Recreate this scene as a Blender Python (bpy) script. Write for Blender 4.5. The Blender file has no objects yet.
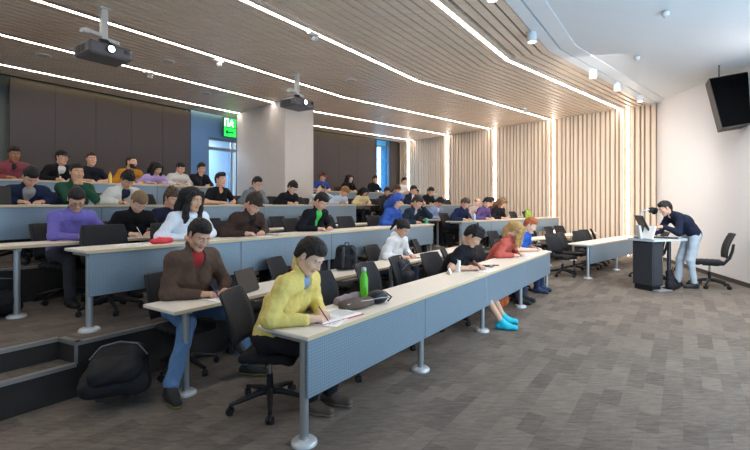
import bpy, math, random
import numpy as np
from mathutils import Vector, Matrix

random.seed(7)
np.random.seed(7)
S = bpy.context.scene
COL = S.collection

# ------------------------------------------------------------------ camera, sky, exposure
HC, HY, FPX = 1.60, 204.5, 440.0          # eye height, horizon row, focal length in pixels of a 750 px frame
cam_d = bpy.data.cameras.new('camera')
cam = bpy.data.objects.new('camera', cam_d)
COL.objects.link(cam)
cam.location = (0, 0, HC)
cam.rotation_euler = (math.pi / 2, 0, 0)
cam_d.sensor_width = 36.0
cam_d.lens = FPX / 750 * 36
cam_d.shift_y = -(225 - HY) / 750
cam_d.clip_start = 0.05
S.camera = cam

world = bpy.data.worlds.new('world')
S.world = world
world.use_nodes = True
bg = world.node_tree.nodes['Background']
bg.inputs[0].default_value = (0.55, 0.78, 1.0, 1)
bg.inputs[1].default_value = 0.38

S.view_settings.view_transform = 'Standard'
S.view_settings.look = 'None'
S.view_settings.gamma = 1
S.view_settings.use_curve_mapping = False
S.view_settings.exposure = 1.05
LED = 12.0            # ceiling light strips
LEDW = 11.0           # light strips in the slatted wall


def lamp(name, loc, size, power, color, target=(0, 0, -1), size_y=None, spread=None):
    l = bpy.data.lights.new(name, 'AREA')
    l.energy = power
    l.color = color
    l.size = size
    if spread:
        l.spread = spread
    if size_y:
        l.shape = 'RECTANGLE'
        l.size_y = size_y
    o = bpy.data.objects.new(name, l)
    o.location = loc
    o.rotation_euler = Vector(target).to_track_quat('-Z', 'Y').to_euler()
    COL.objects.link(o)
    return o


lamp('added_front_fill', (6.0, 6.4, 3.95), 1.6, 90, (0.98, 0.98, 1.0))  # added fill without a fixture, brightens the front of the room
lamp('added_front_fill', (4.6, 2.6, 3.5), 1.6, 60, (0.92, 0.96, 1.0))  # second added fill, cooler and nearer the viewer
lamp('added_blue_fill', (5.2, -4.5, 2.3), 5.0, 65, (0.46, 0.72, 1.0), (-.05, .95, .12), 2.2)  # added blue fill from behind the viewer, no screen stands there
lamp('added_blue_fill', (4.9, 1.6, 0.7), 2.2, 165, (0.50, 0.76, 1.0), (-.10, .70, .80), 1.6)  # added blue uplight that tints the white ceiling
lamp('added_slat_wall_fill', (4.2, 8.6, 4.05), 1.2, 48, (1.0, .95, .9), (.40, .88, -.42), None, 1.7)  # added fill aimed at the slatted wall, no fixture
lamp('added_corridor_fill', (-6.6, 15.9, 4.3), 1.2, 160, (0.60, 0.78, 1.0))  # added cool fill that brightens the corridor behind the glass door

# ------------------------------------------------------------------ the plan: rows run along U, bend on a line, go on along R
U = Vector((math.sin(math.radians(35)), math.cos(math.radians(35)), 0))
V = Vector((-U.y, U.x, 0))
RR = Vector((math.sin(math.radians(46.5)), math.cos(math.radians(46.5)), 0))
NN = Vector((-RR.y, RR.x, 0))
ROTC = math.atan2(U.y, U.x)
ROTR = math.atan2(RR.y, RR.x)
ROW = {1: 2.03, 2: 3.37, 3: 4.38, 4: 5.5, 5: 6.6, 6: 7.7, 7: 8.8}
ROWR = {1: 1.93, 2: 3.40, 3: 4.55, 4: 5.7, 5: 6.7, 6: 7.8, 7: 8.8}
FLOOR = {1: 0.0, 2: 0.0, 3: 0.45, 4: 0.45, 5: 0.86, 6: 0.86, 7: 1.27}


def bend(v):
    t = (v - 2.95) / 0.995
    return Vector((2.8 - 0.757 * t, 9.13 + 0.653 * t, 0))


def pt(s, v, z=0.0):
    p = bend(v) + (U if s <= 0 else RR) * s
    return Vector((p.x, p.y, z))


def ptu(u, v, z=0.0):
    p = U * u + V * v
    return Vector((p.x, p.y, z))


def rowv(r, s):
    return (ROW if s <= 0 else ROWR)[r]


def rowrot(s):
    return ROTC if s <= 0 else ROTR


# ------------------------------------------------------------------ materials
MATS = {}


def lin(h):
    h = h.lstrip('#')
    c = [int(h[i:i + 2], 16) / 255 for i in (0, 2, 4)]
    return tuple(x / 12.92 if x <= 0.04045 else ((x + 0.055) / 1.055) ** 2.4 for x in c) + (1,)


def mat(hexc, rough=0.6, metal=0.0, kind='plain', emit=0.0, spec=0.4, scale=60.0, amt=0.12):
    key = (hexc, rough, metal, kind, emit, spec, scale, amt)
    if key in MATS:
        return MATS[key]
    m = bpy.data.materials.new(kind + '_' + hexc.strip('#'))
    m.use_nodes = True
    nt = m.node_tree
    b = nt.nodes['Principled BSDF']
    c = lin(hexc)
    b.inputs['Base Color'].default_value = c
    b.inputs['Roughness'].default_value = rough
    b.inputs['Metallic'].default_value = metal
    b.inputs['Specular IOR Level'].default_value = spec
    if emit:
        b.inputs['Emission Color'].default_value = c
        b.inputs['Emission Strength'].default_value = emit
    if kind in ('cloth', 'grain', 'skin', 'hair'):
        tc = nt.nodes.new('ShaderNodeTexCoord')
        mp = nt.nodes.new('ShaderNodeMapping')
        mp.inputs['Scale'].default_value = {'cloth': (1, 1, 1), 'grain': (0.15, 1, 1), 'skin': (1, 1, 1), 'hair': (1, 1, 0.35)}[kind]
        nz = nt.nodes.new('ShaderNodeTexNoise')
        nz.inputs['Scale'].default_value = scale
        nz.inputs['Detail'].default_value = 4
        nt.links.new(tc.outputs['Object'], mp.inputs[0])
        nt.links.new(mp.outputs[0], nz.inputs['Vector'])
        mx = nt.nodes.new('ShaderNodeMix')
        mx.data_type = 'RGBA'
        mx.inputs[6].default_value = tuple(x * (1 - amt) for x in c[:3]) + (1,)
        mx.inputs[7].default_value = tuple(min(1, x * (1 + amt)) for x in c[:3]) + (1,)
        nt.links.new(nz.outputs[0], mx.inputs[0])
        nt.links.new(mx.outputs[2], b.inputs['Base Color'])
        if kind == 'cloth' and 60 < scale < 130:
            n3 = nt.nodes.new('ShaderNodeTexNoise')
            n3.inputs['Scale'].default_value = 11
            n3.inputs['Detail'].default_value = 2
            n3.inputs['Distortion'].default_value = 0.9
            nt.links.new(tc.outputs['Object'], n3.inputs['Vector'])
            b3 = nt.nodes.new('ShaderNodeBump')
            b3.inputs['Strength'].default_value = 0.30
            b3.inputs['Distance'].default_value = 0.05
            nt.links.new(n3.outputs[0], b3.inputs['Height'])
        else:
            b3 = None
        bp = nt.nodes.new('ShaderNodeBump')
        if b3:
            nt.links.new(b3.outputs[0], bp.inputs['Normal'])
        bp.inputs['Strength'].default_value = {'cloth': 0.25, 'grain': 0.05, 'skin': 0.06, 'hair': 0.6}[kind]
        bp.inputs['Distance'].default_value = 0.01
        nt.links.new(nz.outputs[0], bp.inputs['Height'])
        nt.links.new(bp.outputs[0], b.inputs['Normal'])
    MATS[key] = m
    return m


def m_carpet():
    m = bpy.data.materials.new('carpet_planks')
    m.use_nodes = True
    nt = m.node_tree
    N, L = nt.nodes, nt.links
    b = N['Principled BSDF']
    b.inputs['Roughness'].default_value = 0.95
    b.inputs['Specular IOR Level'].default_value = 0.1
    tc = N.new('ShaderNodeTexCoord')
    mp = N.new('ShaderNodeMapping')
    mp.inputs['Rotation'].default_value = (0, 0, -ROTC)
    L.new(tc.outputs['Object'], mp.inputs[0])
    br = N.new('ShaderNodeTexBrick')
    br.inputs['Scale'].default_value = 1.0
    br.inputs['Brick Width'].default_value = 0.33
    br.inputs['Row Height'].default_value = 0.14
    br.inputs['Mortar Size'].default_value = 0.0
    br.inputs['Color1'].default_value = (0.06, 0.06, 0.06, 1)
    br.inputs['Color2'].default_value = (1, 1, 1, 1)
    L.new(mp.outputs[0], br.inputs['Vector'])
    n1 = N.new('ShaderNodeTexNoise')
    n1.inputs['Scale'].default_value = 9
    n1.inputs['Detail'].default_value = 6
    n1.inputs['Roughness'].default_value = 0.75
    mp2 = N.new('ShaderNodeMapping')
    mp2.inputs['Rotation'].default_value = (0, 0, -ROTC)
    mp2.inputs['Scale'].default_value = (0.7, 3.4, 1)
    L.new(tc.outputs['Object'], mp2.inputs[0])
    L.new(mp2.outputs[0], n1.inputs['Vector'])
    n2 = N.new('ShaderNodeTexNoise')
    n2.inputs['Scale'].default_value = 140
    L.new(tc.outputs['Object'], n2.inputs['Vector'])
    a1 = N.new('ShaderNodeMix')
    a1.data_type = 'FLOAT'
    a1.inputs[0].default_value = 0.79
    L.new(br.outputs['Color'], a1.inputs[2])
    L.new(n1.outputs[0], a1.inputs[3])
    a2 = N.new('ShaderNodeMix')
    a2.data_type = 'FLOAT'
    a2.inputs[0].default_value = 0.25
    L.new(a1.outputs[0], a2.inputs[2])
    L.new(n2.outputs[0], a2.inputs[3])
    cr = N.new('ShaderNodeValToRGB')
    cr.color_ramp.elements[0].position = 0.25
    cr.color_ramp.elements[0].color = lin('#403a36')
    cr.color_ramp.elements[1].position = 0.78
    cr.color_ramp.elements[1].color = lin('#8b8177')
    L.new(a2.outputs[0], cr.inputs[0])
    L.new(cr.outputs[0], b.inputs['Base Color'])
    bp = N.new('ShaderNodeBump')
    bp.inputs['Strength'].default_value = 0.3
    bp.inputs['Distance'].default_value = 0.01
    L.new(n2.outputs[0], bp.inputs['Height'])
    L.new(bp.outputs[0], b.inputs['Normal'])
    return m


def m_perforated():
    """grey-blue sheet metal with a close grid of small round holes"""
    m = bpy.data.materials.new('perforated_metal')
    m.use_nodes = True
    nt = m.node_tree
    N, L = nt.nodes, nt.links
    b = N['Principled BSDF']
    b.inputs['Roughness'].default_value = 0.45
    b.inputs['Metallic'].default_value = 0.4
    tc = N.new('ShaderNodeTexCoord')
    sp = N.new('ShaderNodeSeparateXYZ')
    L.new(tc.outputs['Object'], sp.inputs[0])

    def mth(op, a, bb=None):
        n = N.new('ShaderNodeMath')
        n.operation = op
        for i, q in enumerate((a, bb)):
            if q is None:
                continue
            if isinstance(q, (int, float)):
                n.inputs[i].default_value = q
            else:
                L.new(q, n.inputs[i])
        return n.outputs[0]
    P = 0.022
    d = []
    for k in (0, 2):
        f = mth('FRACT', mth('DIVIDE', sp.outputs[k], P))
        d.append(mth('POWER', mth('SUBTRACT', f, 0.5), 2.0))
    r = mth('SQRT', mth('ADD', d[0], d[1]))
    hole = mth('LESS_THAN', r, 0.27)
    mx = N.new('ShaderNodeMix')
    mx.data_type = 'RGBA'
    mx.inputs[6].default_value = lin('#879aa8')
    mx.inputs[7].default_value = lin('#70828f')
    L.new(hole, mx.inputs[0])
    L.new(mx.outputs[2], b.inputs['Base Color'])
    return m


def m_wood(name, c1, c2, sc=(0.4, 6, 6), rot=0.0, rough=0.5):
    m = bpy.data.materials.new(name)
    m.use_nodes = True
    nt = m.node_tree
    N, L = nt.nodes, nt.links
    b = N['Principled BSDF']
    b.inputs['Roughness'].default_value = rough
    b.inputs['Specular IOR Level'].default_value = 0.3
    tc = N.new('ShaderNodeTexCoord')
    mp = N.new('ShaderNodeMapping')
    mp.inputs['Rotation'].default_value = (0, 0, rot)
    mp.inputs['Scale'].default_value = sc
    L.new(tc.outputs['Object'], mp.inputs[0])
    nz = N.new('ShaderNodeTexNoise')
    nz.inputs['Scale'].default_value = 3
    nz.inputs['Detail'].default_value = 5
    L.new(mp.outputs[0], nz.inputs['Vector'])
    cr = N.new('ShaderNodeValToRGB')
    cr.color_ramp.elements[0].position = 0.3
    cr.color_ramp.elements[0].color = lin(c1)
    cr.color_ramp.elements[1].position = 0.7
    cr.color_ramp.elements[1].color = lin(c2)
    L.new(nz.outputs[0], cr.inputs[0])
    L.new(cr.outputs[0], b.inputs['Base Color'])
    return m


def m_glass(hexc):
    m = bpy.data.materials.new('glass_pane')
    m.use_nodes = True
    b = m.node_tree.nodes['Principled BSDF']
    b.inputs['Base Color'].default_value = lin(hexc)
    b.inputs['Transmission Weight'].default_value = 0.9
    b.inputs['Roughness'].default_value = 0.08
    b.inputs['IOR'].default_value = 1.1
    return m


CARPET = m_carpet()
PERF = m_perforated()
CEILWOOD = m_wood('ceiling_wood', '#d2bca6', '#e2cdb9', sc=(0.3, 5, 5), rot=-ROTC, rough=0.45)
WALLWOOD = m_wood('wall_wood', '#dfcab2', '#ecdac6', sc=(6, 6, 0.4))
DARKGAP = mat('#2e2520', 0.9)
DESKTOP = mat('#e0d7c9', 0.4, kind='grain', scale=40, amt=0.04)
EDGE = mat('#cdb894', 0.5)
ALU = mat('#b6babc', 0.3, 0.7)
FOOT = mat('#c4c6c6', 0.35, 0.3)
BLACKPL = mat('#17171a', 0.5)
MESHBLK = mat('#1b1c20', 0.75, kind='cloth', scale=220, amt=0.4)
SEATFAB = mat('#151519', 0.9, kind='cloth', scale=150, amt=0.3)
CHROME = mat('#b9bcc0', 0.2, 0.9)
WHITE = mat('#e6e4e1', 0.6)
PAPER = mat('#f2f1ee', 0.7)


# ------------------------------------------------------------------ mesh helpers
class MB:
    """collects shapes and links them as ONE mesh object"""

    def __init__(self):
        self.v, self.f, self.m, self.sm = [], [], [], []

    def add(self, vs, fs, mi=0, smooth=False):
        n = len(self.v)
        self.v += [tuple(p) for p in vs]
        self.f += [tuple(i + n for i in q) for q in fs]
        self.m += [mi] * len(fs)
        self.sm += [smooth] * len(fs)
        return self

    def box(self, c, d, M=None, mi=0, taper=1.0, bev=0.0):
        x, y, z = (k / 2 for k in d)
        c = Vector(c)
        if bev > 0:
            b = min(bev, x * .9, y * .9, z * .9)
            vs, idx = [], {}
            for sx in (-1, 1):
                for sy in (-1, 1):
                    for sz in (-1, 1):
                        for ax in range(3):
                            q = [sx * x, sy * y, sz * z]
                            for k in range(3):
                                if k != ax:
                                    q[k] -= (sx, sy, sz)[k] * b
                            idx[(sx, sy, sz, ax)] = len(vs)
                            vs.append(Vector(q))
            fs = []
            s2 = ((-1, -1), (1, -1), (1, 1), (-1, 1))
            for ax in range(3):
                o = [k for k in range(3) if k != ax]
                for sg in (-1, 1):
                    q = []
                    for a, bb in s2:
                        k = [0, 0, 0]
                        k[ax] = sg
                        k[o[0]] = a
                        k[o[1]] = bb
                        q.append(idx[(k[0], k[1], k[2], ax)])
                    if (sg > 0) == (ax == 1):
                        q.reverse()
                    fs.append(q)
            for ax in range(3):
                o = [k for k in range(3) if k != ax]
                for a in (-1, 1):
                    for bb in (-1, 1):
                        k1 = [0, 0, 0]
                        k1[ax] = -1
                        k1[o[0]] = a
                        k1[o[1]] = bb
                        k2 = list(k1)
                        k2[ax] = 1
                        fs.append([idx[(*k1, o[0])], idx[(*k2, o[0])], idx[(*k2, o[1])], idx[(*k1, o[1])]])
            for sx in (-1, 1):
                for sy in (-1, 1):
                    for sz in (-1, 1):
                        fs.append([idx[(sx, sy, sz, a)] for a in range(3)])
        else:
            vs = [Vector((sx * x * (taper if sz > 0 else 1), sy * y * (taper if sz > 0 else 1), sz * z)) for sz in (-1, 1) for sx, sy in ((-1, -1), (1, -1), (1, 1), (-1, 1))]
            fs = [(3, 2, 1, 0), (4, 5, 6, 7), (0, 1, 5, 4), (1, 2, 6, 5), (2, 3, 7, 6), (3, 0, 4, 7)]
        vs = [(M @ p if M else p) + c for p in vs]
        return self.add(vs, fs, mi)

    def tube(self, pts, r, n=10, mi=0, cap=True, sx=1.0):
        pts = [Vector(p) for p in pts]
        rs = r if isinstance(r, (list, tuple)) else [r] * len(pts)
        vs, fs = [], []
        up = None
        for i, p in enumerate(pts):
            d = (pts[min(i + 1, len(pts) - 1)] - pts[max(i - 1, 0)]).normalized()
            if up is None:
                a = Vector((1, 0, 0)) if abs(d.x) < .9 else Vector((0, 1, 0))
                up = (a - d * a.dot(d)).normalized()
            else:
                up = (up - d * up.dot(d)).normalized()
            w = d.cross(up)
            for k in range(n):
                t = 2 * math.pi * k / n
                vs.append(p + up * math.cos(t) * rs[i] * sx + w * math.sin(t) * rs[i])
        for i in range(len(pts) - 1):
            for k in range(n):
                a, b = i * n + k, i * n + (k + 1) % n
                fs.append((a, b, b + n, a + n))
        self.add(vs, fs, mi, True)
        if cap:
            m = len(pts) - 1
            self.add(vs[:n], [tuple(reversed(range(n)))], mi)
            self.add(vs[m * n:], [tuple(range(n))], mi)
        return self

    def ell(self, c, r, M=None, mi=0, n=12, m=8):
        c = Vector(c)
        r = (r, r, r) if isinstance(r, (int, float)) else r
        vs, fs = [], []
        for i in range(m + 1):
            a = math.pi * i / m
            for k in range(n):
                t = 2 * math.pi * k / n
                p = Vector((r[0] * math.sin(a) * math.cos(t), r[1] * math.sin(a) * math.sin(t), r[2] * math.cos(a)))
                vs.append((M @ p if M else p) + c)
        for i in range(m):
            for k in range(n):
                q = (i * n + k, (i + 1) * n + k, (i + 1) * n + (k + 1) % n, i * n + (k + 1) % n)
                fs.append(q)
        return self.add(vs, fs, mi, True)

    def prism(self, poly, z0, z1, mi=0):
        n = len(poly)
        vs = [(p[0], p[1], z0) for p in poly] + [(p[0], p[1], z1) for p in poly]
        fs = [tuple(reversed(range(n))), tuple(range(n, 2 * n))]
        fs += [(i, (i + 1) % n, (i + 1) % n + n, i + n) for i in range(n)]
        return self.add(vs, fs, mi)

    def sides(self, mi):
        """give the upright faces of the last prism their own slot"""
        for k, q in enumerate(self.f):
            if len({round(self.v[i][2], 4) for i in q}) > 1:
                self.m[k] = mi
        return self

    def quad(self, a, b, c, d, mi=0):
        return self.add([a, b, c, d], [(0, 1, 2, 3)], mi)

    def build(self, name, mats, parent=None):
        me = bpy.data.meshes.new(name)
        me.from_pydata(self.v, [], self.f)
        for m in (mats if isinstance(mats, (list, tuple)) else [mats]):
            me.materials.append(m)
        me.polygons.foreach_set('material_index', self.m)
        me.polygons.foreach_set('use_smooth', self.sm)
        me.update()
        o = bpy.data.objects.new(name, me)
        COL.objects.link(o)
        if parent:
            o.parent = parent
        return o


def tag(o, label, cat, group=None):
    o['label'] = label
    o['category'] = cat
    if group:
        o['group'] = group
    return o


def thing(name, label, cat, loc=(0, 0, 0), rz=0.0, group=None):
    o = bpy.data.objects.new(name, None)
    o.empty_display_size = 0.1
    COL.objects.link(o)
    o.location = loc
    o.rotation_euler = (0, 0, rz)
    return tag(o, label, cat, group)


def struct(o):
    o['kind'] = 'structure'
    return o


def kids(o):
    return [c for c in KIDS.get(o.name, [])]


KIDS = {}


def reg(parent):
    """remember the children of a finished prototype (parent.children is slow in a large file)"""
    KIDS[parent.name] = list(parent.children)
    for c in KIDS[parent.name]:
        reg(c)


def dup(o, parent=None):
    c = o.copy()
    COL.objects.link(c)
    if parent:
        c.parent = parent
    KIDS[c.name] = [dup(k, c) for k in kids(o)]
    return c


def RZ(a):
    return Matrix.Rotation(a, 3, 'Z')


def RX(a):
    return Matrix.Rotation(a, 3, 'X')


def RY(a):
    return Matrix.Rotation(a, 3, 'Y')


# ------------------------------------------------------------------ smooth bodies: distance fields meshed with surface nets
def surfnet(f, lo, h):
    nx, ny, nz = f.shape
    ins = f < 0
    c = np.zeros((nx - 1, ny - 1, nz - 1), np.int8)
    for i in (0, 1):
        for j in (0, 1):
            for k in (0, 1):
                c += ins[i:nx - 1 + i, j:ny - 1 + j, k:nz - 1 + k]
    mixed = (c > 0) & (c < 8)
    ci = np.argwhere(mixed)
    ids = -np.ones(mixed.shape, np.int64)
    ids[mixed] = np.arange(len(ci))
    acc = np.zeros((len(ci), 3))
    cnt = np.zeros(len(ci))
    for ax in range(3):
        o = [k for k in range(3) if k != ax]
        for a in (0, 1):
            for b in (0, 1):
                o0 = np.zeros(3, int)
                o0[o[0]], o0[o[1]] = a, b
                o1 = o0.copy()
                o1[ax] = 1
                p, q = ci + o0, ci + o1
                f0 = f[p[:, 0], p[:, 1], p[:, 2]]
                f1 = f[q[:, 0], q[:, 1], q[:, 2]]
                m = (f0 < 0) != (f1 < 0)
                t = np.where(m, f0 / np.where(m, f0 - f1, 1), 0)
                pos = np.tile(o0.astype(float), (len(ci), 1))
                pos[:, ax] += t
                acc[m] += pos[m]
                cnt[m] += 1
    v = np.asarray(lo) + h * (ci + acc / cnt[:, None])
    qs = []
    for ax in range(3):
        b, cc = (ax + 1) % 3, (ax + 2) % 3
        n = f.shape
        s0 = [slice(1, n[k] - 1) for k in range(3)]
        s0[ax] = slice(0, n[ax] - 1)
        s1 = list(s0)
        s1[ax] = slice(1, n[ax])
        A, Bq = ins[tuple(s0)], ins[tuple(s1)]
        w = np.argwhere(A != Bq)
        if not len(w):
            continue
        sgn = A[w[:, 0], w[:, 1], w[:, 2]]
        off = np.ones(3, int)
        off[ax] = 0
        p = w + off
        eb, ec = np.zeros(3, int), np.zeros(3, int)
        eb[b], ec[cc] = 1, 1
        q = np.stack([ids[tuple((p - d).T)] for d in (0 * eb, eb, eb + ec, ec)], 1)
        q[~sgn] = q[~sgn][:, ::-1]
        qs.append(q)
    q = np.concatenate(qs)
    return v, q[(q >= 0).all(1)]


class Fld:
    def __init__(self, lo, hi, h):
        self.lo, self.h = np.array(lo, float), h
        self.n = np.ceil((np.array(hi) - self.lo) / h).astype(int) + 1
        self.f = np.full(self.n, 9.0, np.float32)

    def win(self, lo, hi):
        a = np.clip(np.floor((np.array(lo) - self.lo) / self.h).astype(int), 0, self.n - 1)
        b = np.clip(np.ceil((np.array(hi) - self.lo) / self.h).astype(int) + 1, 1, self.n)
        g = [self.lo[k] + self.h * np.arange(a[k], b[k]) for k in range(3)]
        return tuple(slice(a[k], b[k]) for k in range(3)), g[0][:, None, None], g[1][None, :, None], g[2][None, None, :]

    def put(self, sl, d, k, sub):
        f = self.f[sl]
        if sub:
            f, = (-f,)
        k = max(k, 1e-4)
        t = np.clip(0.5 + 0.5 * (f - d) / k, 0, 1)
        r = f * (1 - t) + d * t - k * t * (1 - t)
        self.f[sl] = -r if sub else r

    def cone(self, a, b, ra, rb, k=0.02, sub=False):
        a, b = np.array(a, float), np.array(b, float)
        pad = max(ra, rb) + k + 2.5 * self.h
        sl, X, Y, Z = self.win(np.minimum(a, b) - pad, np.maximum(a, b) + pad)
        d = b - a
        L = max(float(d @ d), 1e-9)
        t = np.clip(((X - a[0]) * d[0] + (Y - a[1]) * d[1] + (Z - a[2]) * d[2]) / L, 0, 1)
        q = np.sqrt((X - a[0] - t * d[0]) ** 2 + (Y - a[1] - t * d[1]) ** 2 + (Z - a[2] - t * d[2]) ** 2) - (ra + (rb - ra) * t)
        self.put(sl, q, k, sub)
        return self

    def chain(self, pts, rs, k=0.02, sub=False):
        for i in range(len(pts) - 1):
            self.cone(pts[i], pts[i + 1], rs[i], rs[i + 1], k, sub)
        return self

    def ell(self, c, r, M=None, k=0.02, sub=False):
        c, r = np.array(c, float), np.array(r, float)
        pad = r.max() + k + 2.5 * self.h
        sl, X, Y, Z = self.win(c - pad, c + pad)
        X, Y, Z = X - c[0], Y - c[1], Z - c[2]
        if M is not None:
            T = np.array(M).T
            X, Y, Z = (T[i, 0] * X + T[i, 1] * Y + T[i, 2] * Z for i in range(3))
        k0 = np.sqrt((X / r[0]) ** 2 + (Y / r[1]) ** 2 + (Z / r[2]) ** 2)
        k1 = np.sqrt((X / r[0] ** 2) ** 2 + (Y / r[1] ** 2) ** 2 + (Z / r[2] ** 2) ** 2)
        self.put(sl, k0 * (k0 - 1) / np.maximum(k1, 1e-6), k, sub)
        return self

    def keep(self, fn):
        """cut away where fn > 0"""
        sl, X, Y, Z = self.win(self.lo, self.lo + self.h * self.n)
        self.f = np.maximum(self.f, (fn(X, Y, Z) + 0 * self.f).astype(np.float32))
        return self

    def ripple(self, amp, fr, seed):
        rs = np.random.RandomState(seed)
        sl, X, Y, Z = self.win(self.lo, self.lo + self.h * self.n)
        for i in range(4):
            a = rs.normal(size=3)
            a *= fr * (0.7 + 0.25 * i) / np.linalg.norm(a)
            w = rs.normal(size=3) * fr * 0.5
            self.f += (amp / (1 + 0.3 * i) * np.sin(a[0] * X + a[1] * Y + a[2] * Z + 1.6 * np.sin(w[0] * X + w[1] * Y + w[2] * Z + i))).astype(np.float32)
        return self

    def mesh(self):
        v, q = surfnet(self.f, self.lo, self.h)
        return v, q, np.zeros(len(q), int)


def ball(c, r, slot=1, iris=None, islot=2, n=5):
    """small sphere of quads; faces near the iris direction get the iris slot"""
    vs, qs, sl = [], [], []
    g = np.linspace(-1, 1, n + 1)
    for ax in range(3):
        for sg in (-1, 1):
            base = len(vs)
            for a in g:
                for b in g:
                    p = np.zeros(3)
                    p[ax], p[(ax + 1) % 3], p[(ax + 2) % 3] = sg, a, b
                    vs.append(p / np.linalg.norm(p))
            for i in range(n):
                for j in range(n):
                    q = [base + i * (n + 1) + j, base + (i + 1) * (n + 1) + j, base + (i + 1) * (n + 1) + j + 1, base + i * (n + 1) + j + 1]
                    if sg < 0:
                        q.reverse()
                    qs.append(q)
                    m = np.mean([vs[t] for t in q], 0)
                    sl.append(islot if iris is not None and m @ np.array(iris) > 0.86 else slot)
    return np.array(vs) * r + np.array(c), np.array(qs), np.array(sl)


def link_mesh(name, parts, mats, parent=None):
    vs, qs, ss, n = [], [], [], 0
    for v, q, s in parts:
        vs.append(v)
        qs.append(q + n)
        ss.append(s)
        n += len(v)
    v, q, s = np.concatenate(vs), np.concatenate(qs), np.concatenate(ss)
    me = bpy.data.meshes.new(name)
    me.vertices.add(len(v))
    me.vertices.foreach_set('co', v.astype(np.float32).ravel())
    me.loops.add(4 * len(q))
    me.loops.foreach_set('vertex_index', q.astype(np.int32).ravel())
    me.polygons.add(len(q))
    me.polygons.foreach_set('loop_start', (np.arange(len(q)) * 4).astype(np.int32))
    for m in mats:
        me.materials.append(m)
    me.polygons.foreach_set('material_index', s.astype(np.int32))
    me.polygons.foreach_set('use_smooth', np.ones(len(q), bool))
    me.update(calc_edges=True)
    me.validate()
    o = bpy.data.objects.new(name, me)
    COL.objects.link(o)
    if parent:
        o.parent = parent
    return o


CACHE = {}


def head_tpl(h, fem, beard):
    key = ('head', h, fem, beard)
    if key in CACHE:
        return CACHE[key]
    F = Fld((-.12, -.14, -.17), (.12, .15, .16), h)
    w = 0.94 if fem else 1.0
    F.ell((0, -.014, .030), (.076 * w, .098, .092), k=.01)
    F.ell((0, .030, -.030), (.061 * w, .068, .088), k=.03)
    F.cone((-.040 * w, .02, -.07), (-.012, .072, -.100), .022, .018, .03)
    F.cone((.040 * w, .02, -.07), (.012, .072, -.100), .022, .018, .03)
    F.ell((0, .078, -.098), (.020, .018, .018), k=.02)
    F.ell((-.040, .068, -.022), (.022, .018, .02), k=.025)
    F.ell((.040, .068, -.022), (.022, .018, .02), k=.025)
    F.cone((-.034, .082, .030), (.034, .082, .030), .011, .011, .014)
    F.ell((-.031, .098, .006), (.018, .014, .012), k=.010, sub=True)
    F.ell((.031, .098, .006), (.018, .014, .012), k=.010, sub=True)
    F.cone((0, .090, .018), (0, .112, -.026), .0075, .012, .012)
    F.ell((-.012, .100, -.030), (.009, .011, .008), k=.008)
    F.ell((.012, .100, -.030), (.009, .011, .008), k=.008)
    for sx in (-1, 1):
        F.ell((sx * .031, .0800, .0125), (.0165, .0135, .0105), k=.004)
        F.ell((sx * .031, .0800, -.0065), (.015, .0115, .0065), k=.004)
    F.ell((0, .092, -.055), (.022, .012, .0065), k=.006)
    F.ell((0, .090, -.066), (.019, .012, .0075), k=.006)
    for s in (-1, 1):
        F.ell((s * .076 * w, -.004, -.002), (.010, .020, .032), M=RZ(-s * .35), k=.008)
        F.ell((s * .086 * w, .004, .0), (.006, .010, .018), k=.006, sub=True)
    F.cone((0, -.025, -.05), (0, -.025, -.13), .050 * w, .047 * w, .02)
    v, q, s = F.mesh()
    c = v[q].mean(1)
    s[(np.abs(c[:, 0]) < .024) & (c[:, 1] > .084) & (c[:, 2] < -.0515) & (c[:, 2] > -.073)] = 4
    if beard:
        m = (c[:, 1] > .0) & (c[:, 2] < -.035 - .012 * np.clip((.06 - np.abs(c[:, 0])) / .06, 0, 1)) & (c[:, 2] > -.125) & (s == 0) & (c[:, 1] > .02)
        s[m] = 3
    P = [(v, q, s)]
    for sx in (-1, 1):
        P.append(ball((sx * .031, .0800, .003), .0122, 1, (0, .93, -.38), 2, 4 if h > .006 else 9))
        br = np.array(((.011, .0945, .0265), (.026, .0935, .0325), (.041, .0830, .0320), (.050, .0700, .0275))) * (sx, 1, 1)
        B = Fld(br.min(0) - .012, br.max(0) + .012, min(h, .004))
        B.chain(br, [.0036, .0042, .0036, .0022], .002)
        bv, bq, bs = B.mesh()
        P.append((bv, bq, bs + 3))
    n, vs, qs, ss = 0, [], [], []
    for a, b, d in P:
        vs.append(a)
        qs.append(b + n)
        ss.append(d)
        n += len(a)
    CACHE[key] = (np.concatenate(vs), np.concatenate(qs), np.concatenate(ss))
    return CACHE[key]


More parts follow.
